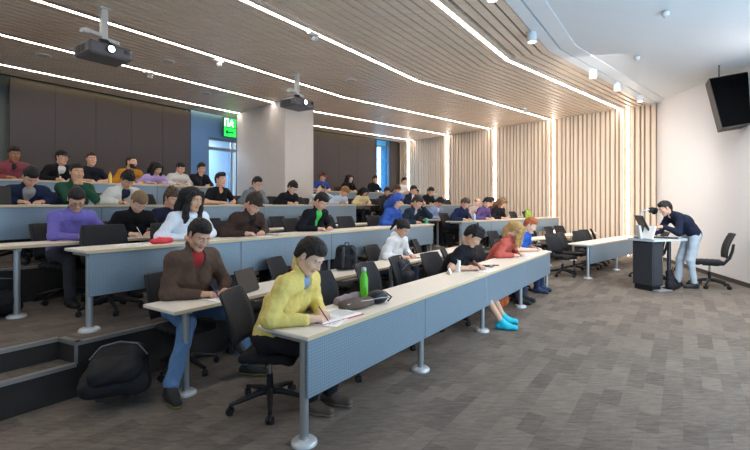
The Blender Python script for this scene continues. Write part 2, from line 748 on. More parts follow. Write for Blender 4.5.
def hair_tpl(h, style):
    key = ('hair', h, style)
    if key in CACHE:
        return CACHE[key]
    F = Fld((-.20, -.24, -.40), (.20, .24, .20), h)
    HL = ([-.13, -.05, -.034, -.014, .004, .012, .024, .031, .048, .09], [-.080, -.066, -.03, .024, .026, -.012, -.014, .030, .058, .068])
    if style in ('short', 'messy', 'buzz', 'quiff'):
        g = {'short': .009, 'messy': .016, 'buzz': .004, 'quiff': .008}[style]
        F.ell((0, -.016, .030), (.0775 + g * .45, .100 + g * .8, .093 + g), k=.01)
        F.cone((0, -.05, .0), (0, -.058, -.055), .062 + g * .3, .052, .03)
        if style != 'buzz':
            F.ell((0, .015, .092), (.058, .072, .034 + g), k=.03)
        if style == 'quiff':
            F.ell((0, .055, .105), (.05, .045, .035), k=.02)
        if style == 'messy':
            rs = np.random.RandomState(3)
            for i in range(26):
                a, e = rs.uniform(0, 6.28), rs.uniform(.1, 1.3)
                d = np.array((math.cos(a) * math.cos(e), math.sin(a) * math.cos(e), math.sin(e)))
                p = np.array((0, -.016, .03)) + d * np.array((.085, .105, .1))
                F.cone(p, p + d * .018 + rs.normal(size=3) * .014, .018, .005, .012)
        F.ripple({'buzz': .0008, 'messy': .0028}.get(style, .0016), 240, 5)
        F.keep(lambda X, Y, Z: (np.interp(Y, *HL) - (.010 if style == 'messy' else 0) * (Y > .03) - Z) * .7 + 0 * X)
    elif style in ('long', 'bun', 'tail', 'fringe'):
        F.ell((0, -.016, .032), (.088, .112, .102), k=.01)
        F.keep(lambda X, Y, Z: (np.interp(Y, [-.13, -.03, .0, .02, .045, .09], [-.09, -.06, -.025, .0, .050, .072]) - Z) * .7 + 0 * X)
        if style in ('long', 'fringe'):
            for s in (-1, 1):
                if style == 'fringe':
                    F.chain([(s * .045, .055, .095), (s * .080, .075, .045), (s * .088, .105, -.03), (s * .080, .165, -.10), (s * .070, .215, -.15)], [.020, .026, .032, .032, .014], .025)
                    continue
                F.chain([(s * .055, .060, .085), (s * .084, .035, .01), (s * .088, .035, -.10), (s * .082, .05, -.19), (s * .078, .05, -.24)], [.020, .026, .034, .034, .020], .025)
                F.chain([(s * .05, -.075, .04), (s * .06, -.09, -.12), (s * .06, -.080, -.25)], [.06, .058, .04], .03)
            if style == 'fringe':
                F.chain([(0, -.09, .0), (0, -.09, -.10), (.03, -.05, -.20)], [.075, .065, .03], .03)
        if style == 'bun':
            F.ell((0, -.125, .055), (.042, .04, .042), k=.015)
        if style == 'tail':
            F.chain([(0, -.11, .04), (0, -.15, .0), (0, -.14, -.16)], [.03, .034, .014], .02)
        F.ripple(.0018, 170, 8)
    elif style == 'balding':
        F.ell((0, -.016, .025), (.082, .105, .09), k=.01)
        F.keep(lambda X, Y, Z: ((.055 + (Y - .05) * .9) - Z) * .8 + 0 * X)
        F.keep(lambda X, Y, Z: (Z - .055) + 0 * X + 0 * Y)
    elif style == 'cap':
        F.ell((0, -.012, .036), (.087, .108, .098), k=.01)
        F.keep(lambda X, Y, Z: (.045 - Z) + .08 * (Y + .02) * -1 + 0 * X)
        F.ell((0, .120, .050), (.066, .062, .010), M=RX(-.15), k=.006)
    elif style == 'hood':
        F.ell((0, -.02, .020), (.112, .128, .135), k=.01)
        F.cone((0, -.05, -.06), (0, -.09, -.18), .105, .10, .05)
        F.ell((0, .10, -.015), (.078, .13, .105), k=.02, sub=True)
        F.ell((0, .0, .01), (.092, .110, .118), k=.01, sub=True)
        F.cone((0, 0, -.05), (0, .02, -.2), .075, .075, .02, sub=True)
        F.ripple(.003, 60, 9)
    CACHE[key] = F.mesh()
    return CACHE[key]


def hand_tpl(h, grip):
    """right hand, palm down: fingers along +Y, back of the hand +Z, thumb on -X"""
    key = ('hand', h, grip)
    if key in CACHE:
        return CACHE[key]
    F = Fld((-.10, -.06, -.11), (.07, .23, .07), h)
    F.cone((0, -.045, 0), (0, .02, 0), .026, .026, .02)
    bends = {'rest': (.25, .35, .25), 'write': (.65, .75, .45), 'fist': (1.1, 1.3, .8), 'flat': (.1, .12, .1)}[grip]
    for i, (x, ln, r) in enumerate(((-.030, .074, .0092), (-.010, .082, .0096), (.011, .076, .0092), (.030, .060, .0082))):
        k0 = Vector((x, .090 - .006 * abs(i - 1.2), .002))
        F.cone((x * .55, .012, 0), k0, .017, .0125, .014)
        p, a = k0, 0.0
        sp = x * 1.6
        more = 1.0 + (.18 * i if grip == 'write' else .08 * i)
        for seg, (fr, bd) in enumerate(zip((.46, .31, .25), bends)):
            a += bd * more
            n = p + Vector((sp * math.cos(a), math.cos(a), -math.sin(a))) * ln * fr
            F.cone(p, n, r * (1 - .08 * seg), r * (.93 - .08 * seg), .0035)
            p = n
    t = [Vector((-.018, .018, -.006)), Vector((-.044, .050, -.014)), Vector((-.047, .082, -.022)), Vector((-.038, .106, -.030))]
    if grip == 'write':
        t = [Vector((-.018, .018, -.008)), Vector((-.046, .048, -.022)), Vector((-.044, .080, -.036)), Vector((-.032, .102, -.046))]
    F.chain(t, [.016, .0125, .0108, .0085], .006)
    CACHE[key] = F.mesh()
    return CACHE[key]


def xform(tpl, M, t, mirror=False):
    v, q, s = tpl
    v = v.copy()
    q = q.copy()
    if mirror:
        v[:, 0] *= -1
        q = q[:, ::-1]
    return v @ np.array(M).T + np.array(t), q, s


def ik(a, b, l1, l2, pole):
    d = b - a
    L = min(max(d.length, .06), (l1 + l2) * .995)
    d = d.normalized()
    b = a + d * L
    x = (l1 * l1 - l2 * l2 + L * L) / (2 * L)
    y = math.sqrt(max(l1 * l1 - x * x, 0))
    p = Vector(pole)
    p = (p - d * p.dot(d)).normalized()
    return a + d * x + p * y, b


DT = 0.74 / 1.08        # desk height in the body's own units (bodies are built at 1.08)


def sit_joints(P):
    ln, yaw, side = P.get('lean', .42), P.get('yaw', 0), P.get('side', 0)
    J = {}
    DT = 0.74 / P.get('sc', 1.08)
    hip = Vector((0, P.get('hy', 0), .53))
    T = RZ(yaw)
    d1 = Vector((math.sin(side), math.sin(ln * .8), math.cos(ln * .8))).normalized()
    d2 = Vector((math.sin(side) * 1.2, math.sin(ln * 1.25), math.cos(ln * 1.25))).normalized()
    ch = hip + d1 * .265
    nk = ch + d2 * .235
    J.update(hip=hip, chest=ch, neck=nk, tx=T @ Vector((math.cos(side), 0, -math.sin(side))), up=d2)
    J['fw'] = J['up'].cross(J['tx']) * -1
    if J['fw'].y < 0:
        J['fw'] = -J['fw']
    hp = P.get('hp', .75)
    hy, hr = P.get('hyaw', 0) + yaw, P.get('hroll', 0)
    HR = RZ(hy) @ RX(-hp) @ RY(hr)
    a = (hp * .55)
    J['HR'] = HR
    J['head'] = nk + RZ(yaw) @ Vector((math.sin(side) * .1, .03 + .10 * math.sin(a), .13 * math.cos(a) + .03))
    for s, n in ((1, 'R'), (-1, 'L')):
        sh = nk - d2 * .055 + J['tx'] * s * .166
        w = P.get('w' + n)
        if w is None:
            w = {'R': (.12, .33, 0), 'L': (-.14, .34, 0)}[n]
        if w == 'chin':
            tgt = J['head'] + HR @ Vector((s * .03, .075, -.18))
        elif w == 'temple':
            tgt = J['head'] + HR @ Vector((s * .125, .055, -.07))
        elif w == 'brow':
            tgt = J['head'] + HR @ Vector((s * .11, .11, -.03))
        elif w == 'lap':
            tgt = Vector((s * .10, .28, .60))
        else:
            tgt = Vector((w[0], w[1], DT + .034 + w[2]))
        pole = (s * .75, -.55, -.45) if not isinstance(w, str) else (s * .6, .4, -.75)
        e, wr = ik(sh, tgt, .275, .245, pole)
        if e.z < DT + .05 and e.y > .09:
            e.z = DT + .05
        J['s' + n], J['e' + n], J['w' + n] = sh, e, wr
        d = (wr - e).normalized()
        if isinstance(w, str) and w != 'lap':
            hd = (HR @ Vector((-s * .10, -.15, 1))).normalized()
            dor = HR @ Vector((s * .85, .6, 0))
        else:
            hd = (Vector((d.x, d.y, 0)).normalized() + Vector((-s * .35, .55, 0))).normalized()
            dor = Vector((s * .15, 0, 1))
        J['h' + n] = (hd, dor)
        hj = hip + Vector((s * .088, .02, -.005))
        kx = P.get('knee' + n, (s * .12, .40, .50))
        an = P.get('foot' + n, (s * .11, .42, .085))
        J['p' + n], J['k' + n], J['a' + n] = hj, Vector(kx), Vector(an)
    return J


def torso(F, J, e, k=.045, low=True):
    X, up = J['tx'], J['up']
    for s in (-1, 1):
        hx = Vector((1, 0, 0)) * s
        if low:
            F.cone(J['hip'] + hx * .07 + Vector((0, -.005, .03)), J['chest'] + X * s * .075, .107 + e, .106 + e, k)
        F.cone(J['chest'] + X * s * .075, J['neck'] - up * .085 + X * s * .075, .106 + e, .075 + e, k)
        F.cone(J['neck'] - up * .030 + X * s * .02, J['s' + ('R' if s > 0 else 'L')], .056 + e, .056 + e, .07)


def arm(F, J, n, e, upto=1.0, k=.025):
    sh, el, wr = J['s' + n], J['e' + n], J['w' + n]
    if upto >= .99:
        F.cone(sh, el, .057 + e, .047 + e, .05)
        F.cone(el, el.lerp(wr, .96), .046 + e, .033 + e, k)
    else:
        F.cone(sh, sh.lerp(el, upto), .056 + e, .054 + e, k)


def bounds(J, pad=.17):
    pts = [v for v in J.values() if isinstance(v, Vector)]
    pts = [v for n, v in J.items() if isinstance(v, Vector) and n not in ('tx', 'up', 'fw')]
    lo = [min(p[i] for p in pts) - pad for i in range(3)]
    hi = [max(p[i] for p in pts) + pad for i in range(3)]
    lo[2] = max(lo[2], -.02)
    return lo, hi


SKINS = {'a': '#d9a88c', 'b': '#d0a083', 'c': '#e2b9a0', 'd': '#9c6a4c', 'e': '#cfa07f'}
LODS = {0: (.0085, .0038, .0042), 1: (.0125, .0055, .0055), 2: (.019, .0085, .0075)}


def make_person(label, loc, rz, P, J=None):
    lod = P.get('lod', 2)
    hb, hh, hn = LODS[lod]
    sc = P.get('sc', 1.08)
    J = J or sit_joints(P)
    lo, hi = bounds(J)
    root = thing('person', label, 'person', loc, rz, P.get('group', 'people sitting at the desk rows'))
    skin = mat(SKINS[P.get('skin', 'a')], .5, kind='skin', scale=40, amt=.08)
    hairc = P.get('hc', '#1c1512')
    brow = mat(hairc, .8)
    lips = mat({'a': '#c78d7b', 'b': '#bb8470', 'c': '#d0988a', 'd': '#8a5849', 'e': '#bd8570'}[P.get('skin', 'a')], .45)
    seed = abs(hash_str(label)) % 100000
    short = P.get('sleeve', 'l') == 's'
    # --- skin
    F = Fld(lo, hi, hb)
    torso(F, J, -.02)
    for n in 'RL':
        sh, el, wr = J['s' + n], J['e' + n], J['w' + n]
        F.chain([sh, el, wr], [.044, .036, .026], .02)
        F.chain([J['p' + n], J['k' + n], J['a' + n]], [.072, .050, .038], .03)
        td = Vector((*P.get('toe' + n, (0, 1)), 0)).normalized()
        F.cone(J['a' + n] + td * -.005 + Vector((0, 0, -.03)), J['a' + n] + td * .11 + Vector((0, 0, -.055)), .030, .022, .02)
    HR = J['HR']
    F.cone(J['neck'] - J['up'] * .03, J['head'] + HR @ Vector((0, -.038, -.095)), .054, .050, .025)
    parts = [F.mesh()]
    parts.append(xform(head_tpl(hh, P.get('fem', False), P.get('beard', False)), HR, J['head']))
    for n in 'RL':
        hd, dor = J['h' + n]
        y = hd.normalized()
        z = (dor - y * dor.dot(y)).normalized()
        x = y.cross(z)
        M = Matrix((x, y, z)).transposed()
        g = P.get('g' + n, 'write' if n == 'R' else 'rest')
        parts.append(xform(hand_tpl(hn, g), M, J['w' + n] + y * .012, mirror=(n == 'L')))
    parts = [(v * sc, q, s) for v, q, s in parts]
    link_mesh('body', parts, [skin, mat('#e8e4de', .3), mat('#1b120d', .2), brow, lips], root)
    # --- top garment
    top = P.get('top', '#333333')
    kind = P.get('garment', 'shirt')
    e = {'shirt': .002, 'sweater': .008, 'jacket': .009}.get(kind, .004)
    tm = mat(top, P.get('trough', .85), kind='cloth', scale=P.get('tscale', 90), amt=.14, spec=.2)

    def top_field(e, sleeve=True):
        F = Fld(lo, hi, hb)
        torso(F, J, e)
        for n in 'RL':
            arm(F, J, n, e, .62 if short else 1.0)
        nb = J['neck'] + Vector((0, 0, .0))
        if kind != 'tee':
            col = P.get('collar', .022)
            ax = (J['head'] + J['HR'] @ Vector((0, -.04, -.09)) - nb).normalized()
            ring = [nb + J['up'] * .004 + (J['tx'] * math.cos(t) * .062 + J['fw'] * math.sin(t) * .056) + J['up'] * (.012 - .02 * math.sin(t)) for t in np.linspace(0, 2 * math.pi, 13)]
            for i in range(12):
                F.cone(ring[i], ring[i + 1], .013 + e * .5, .013 + e * .5, .012)
                up_ = [q + ax * col * (1 - .75 * math.sin(2 * math.pi * k / 12)) - (q - nb) * .04 for k, q in ((i, ring[i]), (i + 1, ring[i + 1]))]
                F.cone(up_[0], up_[1], .010 + e * .4, .010 + e * .4, .016)
        if P.get('hoodback'):
            F.ell(nb - J['fw'] * .075 + J['up'] * .0, (.10, .055, .055), k=.03)
        return F
    F = top_field(e)
    if P.get('inner'):
        c0 = J['neck'] + J['fw'] * .070 + J['up'] * .015
        c1 = J['chest'].lerp(J['neck'], P.get('open', .35)) + J['fw'] * .118
        F.cone(c0, c1, .058 * P.get('openw', 1), .020, .01, sub=True)
    if lod < 2:
        F.ripple(.0022, 42, seed).ripple(.0010, 95, seed + 3)
    v, q, s = F.mesh()
    o = link_mesh({'shirt': 'shirt', 'sweater': 'sweater', 'jacket': 'jacket', 'tee': 'shirt'}[kind], [(v * sc, q, s)], [tm], root)
    if P.get('inner'):
        F = Fld(lo, hi, hb)
        torso(F, J, -.006)
        v, q, s = F.mesh()
        link_mesh('inner_shirt', [(v * sc, q, s)], [mat(P['inner'], .85, kind='cloth', scale=90)], root)
    # --- trousers and shoes
    F = Fld(lo, hi, max(hb, .012))
    F.cone(J['hip'] + Vector((-.07, -.01, 0)), J['hip'] + Vector((.07, -.01, 0)), .118, .118, .03)
    bare = P.get('bare')
    for n in 'RL':
        F.cone(J['p' + n], J['k' + n], .088, .068, .03)
        if bare:
            continue
        F.cone(J['k' + n], J['k' + n].lerp(J['a' + n], .93), .064, .054, .02)
    if lod < 2:
        F.ripple(.003, 34, seed + 1)
    v, q, s = F.mesh()
    link_mesh('shorts' if bare else 'trousers', [(v * sc, q, s)], [mat(P.get('legs', '#23262e'), .9, kind='cloth', scale=120, amt=.2)], root)
    for n in 'RL':
        a = J['a' + n]
        t = P.get('toe' + n, (0, 1))
        td = Vector((t[0], t[1], 0)).normalized()
        side = Vector((td.y, -td.x, 0))
        F = Fld(a - Vector((.25, .25, .12)), a + Vector((.25, .25, .12)), max(hb * .8, .009))
        z0 = -.045
        F.cone(a - td * .035 + Vector((0, 0, z0)), a + td * .06 + Vector((0, 0, z0)), .043, .046, .02)
        F.cone(a + td * .06 + Vector((0, 0, z0 - .005)), a + td * .155 + Vector((0, 0, z0 - .01)), .046, .034, .02)
        F.cone(a + Vector((0, 0, .01)), a + td * .03 + Vector((0, 0, -.03)), .044, .046, .02)
        fl = a.z - .082
        F.keep(lambda X, Y, Z: (fl - Z) + 0 * X + 0 * Y)
        v, q, s = F.mesh()
        c = v[q].mean(1)
        s[c[:, 2] < fl + .022] = 1
        link_mesh('shoe', [(v * sc, q, s)], [mat(P.get('shoe', '#17171a'), .6), mat(P.get('sole', '#2a2a2a'), .7)], root)
    # --- hair or headgear
    st = P.get('hair', 'short')
    if st != 'none':
        base = None
        if st in ('cap', 'hood'):
            hv = xform(hair_tpl(max(hh, .0048), 'short'), HR, J['head'])
            link_mesh('hair', [(hv[0] * sc, hv[1], hv[2])], [mat(hairc, .7, kind='hair', scale=120, amt=.35)], root)
            hv = xform(hair_tpl(max(hh, .0048), st), HR, J['head'])
            link_mesh(st, [(hv[0] * sc, hv[1], hv[2])], [mat(P.get('capc', '#111111'), .8, kind='cloth', scale=100)], root)
        else:
            hv = xform(hair_tpl(max(hh, .0048), st), HR, J['head'])
            link_mesh('hair', [(hv[0] * sc, hv[1], hv[2])], [mat(hairc, .6, kind='hair', scale=120, amt=.4)], root)
    if P.get('glasses'):
        b = MB()
        for sx in (-1, 1):
            ring = [J['head'] + HR @ Vector((sx * .033 + .023 * math.cos(t), .105 - .004 * abs(math.cos(t)), .006 + .017 * math.sin(t))) for t in np.linspace(0, 2 * math.pi, 15)]
            b.tube([p * sc for p in ring], .0022, 6)
            b.tube([(J['head'] + HR @ Vector(p)) * sc for p in ((sx * .056, .102, .01), (sx * .078, .05, .012), (sx * .080, -.01, .006))], .002, 6)
        b.tube([(J['head'] + HR @ Vector(p)) * sc for p in ((-.01, .106, .01), (.01, .106, .01))], .002, 6)
        b.build('glasses', mat('#15110f', .3), root)
    return root, J, sc


def hash_str(s):
    h = 7
    for c in s:
        h = (h * 131 + ord(c)) % 1000003
    return h


# ------------------------------------------------------------------ the room
CZ = 4.60
CORNER = Vector((8.4, 13.1, 0))
WD = Vector((-.653, .757, 0)).normalized()          # along the slatted wall, away from the corner
WN = Vector((-WD.y, WD.x, 0))                       # out of the slatted wall into the room
if WN.y > 0:
    WN = -WN
WW = Vector((-.2553, -.967, 0)).normalized()        # along the white wall, towards the camera


def wall_s(v):
    b = bend(v)
    d = CORNER - b
    det = RR.x * -WD.y + WD.x * RR.y
    return (d.x * -WD.y + WD.x * d.y) / det


struct(MB().quad((-16, -5, 0), (13, -5, 0), (13, 26, 0), (-16, 26, 0)).build('floor', CARPET))

RISER = mat('#2c2724', .85, kind='cloth', scale=50)  # dark finish, with the shade on the risers put into the colour
TIER = ((4.13, 0.45, 0.0), (6.35, 0.86, 0.45), (8.55, 1.27, 0.86))
for i, (ve, h, hp) in enumerate(TIER):
    sw = wall_s(ve) - .06
    uj = 1.57 - .14 * i
    lft = [ptu(uj - .03, ve + .26), ptu(uj, ve)]
    poly = [ptu(-7, ve + .26)] + lft + [bend(ve), pt(sw, ve), pt(wall_s(13.4) - .06, 13.4), bend(13.4), ptu(-7, 13.4)]
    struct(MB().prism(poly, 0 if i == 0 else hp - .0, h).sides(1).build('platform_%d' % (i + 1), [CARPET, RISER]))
    hm = (h + hp) / 2 + .05
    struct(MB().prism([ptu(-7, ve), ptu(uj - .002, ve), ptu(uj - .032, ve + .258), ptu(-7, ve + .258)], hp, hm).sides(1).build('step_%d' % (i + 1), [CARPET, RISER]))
    nos = MB()

    def strip(a, b, z, nos=nos):
        d = (b - a).normalized()
        n = Vector((-d.y, d.x, 0))
        nos.prism([a - n * .012, b - n * .012, b + n * .045, a + n * .045], z - .022, z + .007)
    strip(ptu(-7, ve + .26), lft[0], h)
    strip(lft[0], lft[1] - V * .01, h)
    strip(lft[1], bend(ve), h)
    strip(bend(ve), pt(sw, ve), h)
    strip(ptu(-7, ve), ptu(uj, ve), hm)
    a = ptu(uj, ve - .006)
    nos.prism([a - U * .012, a + U * .012, a + U * .012 + V * .012, a - U * .012 + V * .012], hm, h)
    struct(nos.build('trim_%d' % (i + 1), mat('#8d8a86', .4, .5)))

# slatted timber ceiling: boards along the rows, bent where the rows bend
LV = (3.0, 5.3, 7.8, 9.9, 12.0)
b = MB()
v = 2.17
while v < 12.78:
    w = .124
    if not any(abs(v + w / 2 - q) < .12 for q in LV):
        for a0, a1 in ((-16, 0), (0, 10)):
            P = [pt(a0, v), pt(a1 if a1 else -1e-6, v), pt(a1 if a1 else -1e-6, v + w), pt(a0, v + w)]
            if a0 == 0:
                P = [bend(v), pt(a1, v), pt(a1, v + w), bend(v + w)]
            else:
                P = [pt(a0, v), bend(v), bend(v + w), pt(a0, v + w)]
            b.prism(P, CZ, CZ + .03)
    v += .164
for q in LV:                                        # plain boards on both sides of each light
    for d0, d1 in ((-.13, -.038), (.038, .13)):
        b.prism([pt(-16, q + d0), bend(q + d0), bend(q + d1), pt(-16, q + d1)], CZ, CZ + .03)
        b.prism([bend(q + d0), pt(10, q + d0), pt(10, q + d1), bend(q + d1)], CZ, CZ + .03)
struct(b.build('ceiling', CEILWOOD))
struct(MB().prism([pt(-16, 1.9), bend(1.9), pt(10, 1.9), pt(10, 14.5), bend(14.5), pt(-16, 14.5)], CZ + .09, CZ + .13).build('ceiling_backing', mat('#1a1512', .9)))

# white front ceiling, sloping down towards the screen side
b = MB()
for z0, v0, v1 in ((CZ - .01, 1.96, 2.15), (CZ - .02, 1.66, 1.92)):
    b.prism([pt(-16, v0), bend(v0), pt(10, v0), pt(10, v1), bend(v1), pt(-16, v1)], z0, z0 + .05)
struct(b.build('trim_4', mat('#d9dee2', .5)))
b = MB()
sl = .145
va, vb = 1.67, -8.0
za, zb = CZ - .0, CZ - sl * (va - vb)
b.quad(pt(-16, va, za), bend(va) + Vector((0, 0, za)), bend(vb) + Vector((0, 0, zb)), pt(-16, vb, zb))
b.quad(bend(va) + Vector((0, 0, za)), pt(10, va, za), pt(14, vb, zb), bend(vb) + Vector((0, 0, zb)))
struct(b.build('ceiling_white', mat('#dfe3e6', .8)))

# slatted side wall
b = MB()
LQ = [.8 + 2.4 * k for k in range(5)]
WL = 11.35
ZB = 0.0
random.seed(11)
q = .03
widths = (.105, .105, .062, .105, .085)
i = 0
while q < WL:
    w = widths[i % 5]
    i += 1
    g = .052
    if not any(q - .035 < c < q + w + .035 for c in LQ):
        a = CORNER + WD * q
        e = CORNER + WD * (q + w)
        b.prism([a, e, e + WN * .05, a + WN * .05], ZB, CZ + .04)
    q += w + g
struct(b.build('wall_side', WALLWOOD))
a, e = CORNER - WD * .02 - WN * .002, CORNER + WD * WL - WN * .002
struct(MB().prism([a, e, e - WN * .1, a - WN * .1], 0, CZ + .1).build('wall_side_backing', mat('#937c68', .9)))
for k, c in enumerate(LQ):
    a, e = CORNER + WD * (c - .028), CORNER + WD * (c + .028)
    o = MB().prism([a + WN * .012, e + WN * .012, e + WN * .03, a + WN * .03], .02, CZ).build('wall_light', mat('#fff6ea', .5, emit=LEDW))
    tag(o, ['upright white light strip in the slatted wall, first from the white wall', 'upright white light strip in the slatted wall, second from the white wall',
            'upright white light strip in the slatted wall, middle one of five', 'upright white light strip in the slatted wall, second from the back corner',
            'upright white light strip in the slatted wall, at the back corner'][k], 'light strip', 'light strips in the slatted wall')

# white wall with a dark skirting
e = CORNER + WW * 7.4
WO = Vector((-WW.y, WW.x, 0))
if WO.x < 0:
    WO = -WO
struct(MB().prism([CORNER, CORNER + WO * .15, e + WO * .15, e], 0, CZ + .3).build('wall_right', mat('#e6e4e4', .85)))
struct(MB().prism([CORNER - WO * .012, CORNER, e, e - WO * .012], 0, .09).build('baseboard_right', mat('#4a423c', .7)))

# back wall: dark upholstered panels, doorway, concrete fin, dark panels, tall window
VB = 13.0
b = MB()


def panels(b, s0, s1, z0, z1, v0=VB, n=4, th=.08, g=.006):
    for k in range(n):
        a0 = s0 + (s1 - s0) * k / n + g / 2
        a1 = s0 + (s1 - s0) * (k + 1) / n - g / 2
        b.prism([pt(a0, v0), pt(a1, v0), pt(a1, v0 + th), pt(a0, v0 + th)], z0, z1)


panels(b, -6.55, -1.9, 1.27, CZ - .02, n=5)
panels(b, .1, 6.72, 1.27, CZ - .02, n=6)
struct(b.build('wall_back', mat('#534c4c', .85, kind='cloth', scale=30, amt=.06)))
b = MB()
b.prism([pt(-16, 13.3), pt(-1.9, 13.3), pt(-1.9, 13.4), pt(-16, 13.4)], 0, CZ + .4)
b.prism([pt(0.05, 13.3), pt(6.72, 13.3), pt(6.72, 13.4), pt(.05, 13.4)], 0, CZ + .4)
struct(b.build('wall_back_far', mat('#6d716c', .9)))
struct(MB().prism([pt(-9, 13.0), pt(-6.75, 13.0), pt(-6.75, 13.2), pt(-9, 13.2)], CZ - .32, CZ - .02).build('trim_5', mat('#2b2a28', .8)))
o = MB().prism([pt(-6.5, 12.86), bend(12.86), pt(6.7, 12.86), pt(6.7, 12.93), bend(12.93), pt(-6.5, 12.93)], CZ + .05, CZ + .07).build('cove_light', mat('#ffe9a8', .5, emit=3.0))
tag(o, 'warm hidden cove light along the top of the dark back wall', 'cove light')

BLUE = mat('#5f86b4', .6)
b = MB()
b.prism([pt(-1.9, 12.98), pt(.05, 12.98), pt(.05, 13.2), pt(-1.9, 13.2)], 3.85, CZ + .05)
b.prism([pt(-1.9, 12.98), pt(-1.3, 12.98), pt(-1.3, 13.2), pt(-1.9, 13.2)], 1.27, 3.85)
struct(b.build('wall_doorway', BLUE))
fr = MB()
for s0, s1 in ((-1.3, -1.22), (-.34, -.28), (.0, .05)):
    fr.prism([pt(s0, 13.02), pt(s1, 13.02), pt(s1, 13.1), pt(s0, 13.1)], 1.27, 3.85)
fr.prism([pt(-1.3, 13.02), pt(.05, 13.02), pt(.05, 13.1), pt(-1.3, 13.1)], 3.45, 3.55)
fr.prism([pt(-1.3, 13.02), pt(.05, 13.02), pt(.05, 13.1), pt(-1.3, 13.1)], 3.78, 3.85)
d = struct(fr.build('door_1', mat('#7d8791', .4, .4)))
gl = MB().prism([pt(-1.22, 13.05), pt(-.34, 13.05), pt(-.34, 13.06), pt(-1.22, 13.06)], 1.29, 3.45).build('door_glass', m_glass('#cfe2f2'), d)
MB().tube([pt(-.45, 12.99, 2.0), pt(-.45, 12.99, 2.7)], .018).build('door_handle', CHROME, d)
b = MB()
b.prism([pt(-3.2, 15.6), pt(1.2, 15.6), pt(1.2, 15.7), pt(-3.2, 15.7)], 1.2, CZ + .1)
b.prism([pt(-3.2, 13.4), pt(-3.1, 13.4), pt(-3.1, 15.6), pt(-3.2, 15.6)], 1.2, CZ + .1)
b.prism([pt(-3.2, 13.4), pt(1.2, 13.4), pt(1.2, 15.7), pt(-3.2, 15.7)], 1.1, 1.27)
b.prism([pt(-3.2, 13.4), pt(1.2, 13.4), pt(1.2, 15.7), pt(-3.2, 15.7)], CZ, CZ + .1)
struct(b.build('wall_corridor', mat('#c4d0da', .7)))
o = MB().prism([pt(-.35, 15.45), pt(-.22, 15.45), pt(-.22, 15.55), pt(-.35, 15.55)], 1.3, 4.2).build('corridor_light', mat('#e8f2ff', .5, emit=5))
tag(o, 'upright white light tube in the corridor behind the glass door', 'light strip')

A = Vector((-2.56, 12.5, 0))
struct(MB().prism([A, A + RR * .98, A + RR * .98 + NN * 2.95, A + NN * 2.95], 1.27, CZ + .05).build('pillar', mat('#d0c8c0', .75, kind='cloth', scale=4, amt=.05)))
struct(MB().prism([A + RR * .98 - NN * .002, A + RR * .99 - NN * .002, A + RR * .99, A + RR * .98], 1.27, CZ).build('trim_6', mat('#8e867e', .8)))

# tall window beside the slatted wall
w = MB()
for s0, s1 in ((6.72, 6.8), (7.55, 7.62)):
    w.prism([pt(s0, 12.98), pt(s1, 12.98), pt(s1, 13.1), pt(s0, 13.1)], 1.27, CZ)
for z in (1.3, 4.30):
    w.prism([pt(6.72, 12.99), pt(7.62, 12.99), pt(7.62, 13.09), pt(6.72, 13.09)], z, z + .06)
for z in (1.9, 2.5, 3.1, 3.7):
    w.prism([pt(6.8, 13.03), pt(7.55, 13.03), pt(7.55, 13.07), pt(6.8, 13.07)], z, z + .03)
wn = struct(w.build('window_1', mat('#4d6f8f', .5)))
MB().prism([pt(6.8, 13.1), pt(7.55, 13.1), pt(7.55, 13.11), pt(6.8, 13.11)], 1.3, 4.35).build('window_pane', m_glass('#9fd0ee'), wn)
struct(MB().prism([pt(7.62, 12.95), pt(8.3, 12.95), pt(8.3, 13.2), pt(7.62, 13.2)], 1.27, CZ).build('trim_7', mat('#433d3a', .8)))
o = MB().prism([pt(7.12, 13.25), pt(7.3, 13.25), pt(7.3, 13.3), pt(7.12, 13.3)], 1.3, 4.3).build('window_light', mat('#dff2ff', .5, emit=9))
tag(o, 'bright white light tube glowing behind the tall blue window', 'light strip')
struct(MB().prism([pt(6.5, 13.45), pt(8.5, 13.45), pt(8.5, 13.5), pt(6.5, 13.5)], 1.2, CZ + .1).build('wall_window_glow', mat('#4f93bd', .6, emit=.35)))  # blue light behind the pane, put in as glow of this wall

# bent light strips in the ceiling
names = ['first from the white ceiling edge', 'second from the white ceiling edge', 'middle one of five, above the projectors', 'fourth from the white ceiling, meeting the pillar', 'last one before the dark back wall']
for k, q in enumerate(LV):
    b = MB()
    hw = .036
    ends = wall_s(q) - .05
    b.prism([pt(-16, q - hw), bend(q - hw), bend(q + hw), pt(-16, q + hw)], CZ + .004, CZ + .03)
    b.prism([bend(q - hw), pt(ends, q - hw), pt(ends, q + hw), bend(q + hw)], CZ + .004, CZ + .03)
    o = b.build('ceiling_light', mat('#fff5ee', .5, emit=LED))
    tag(o, 'bent white light strip in the slatted ceiling, ' + names[k], 'light strip', 'light strips in the ceiling')


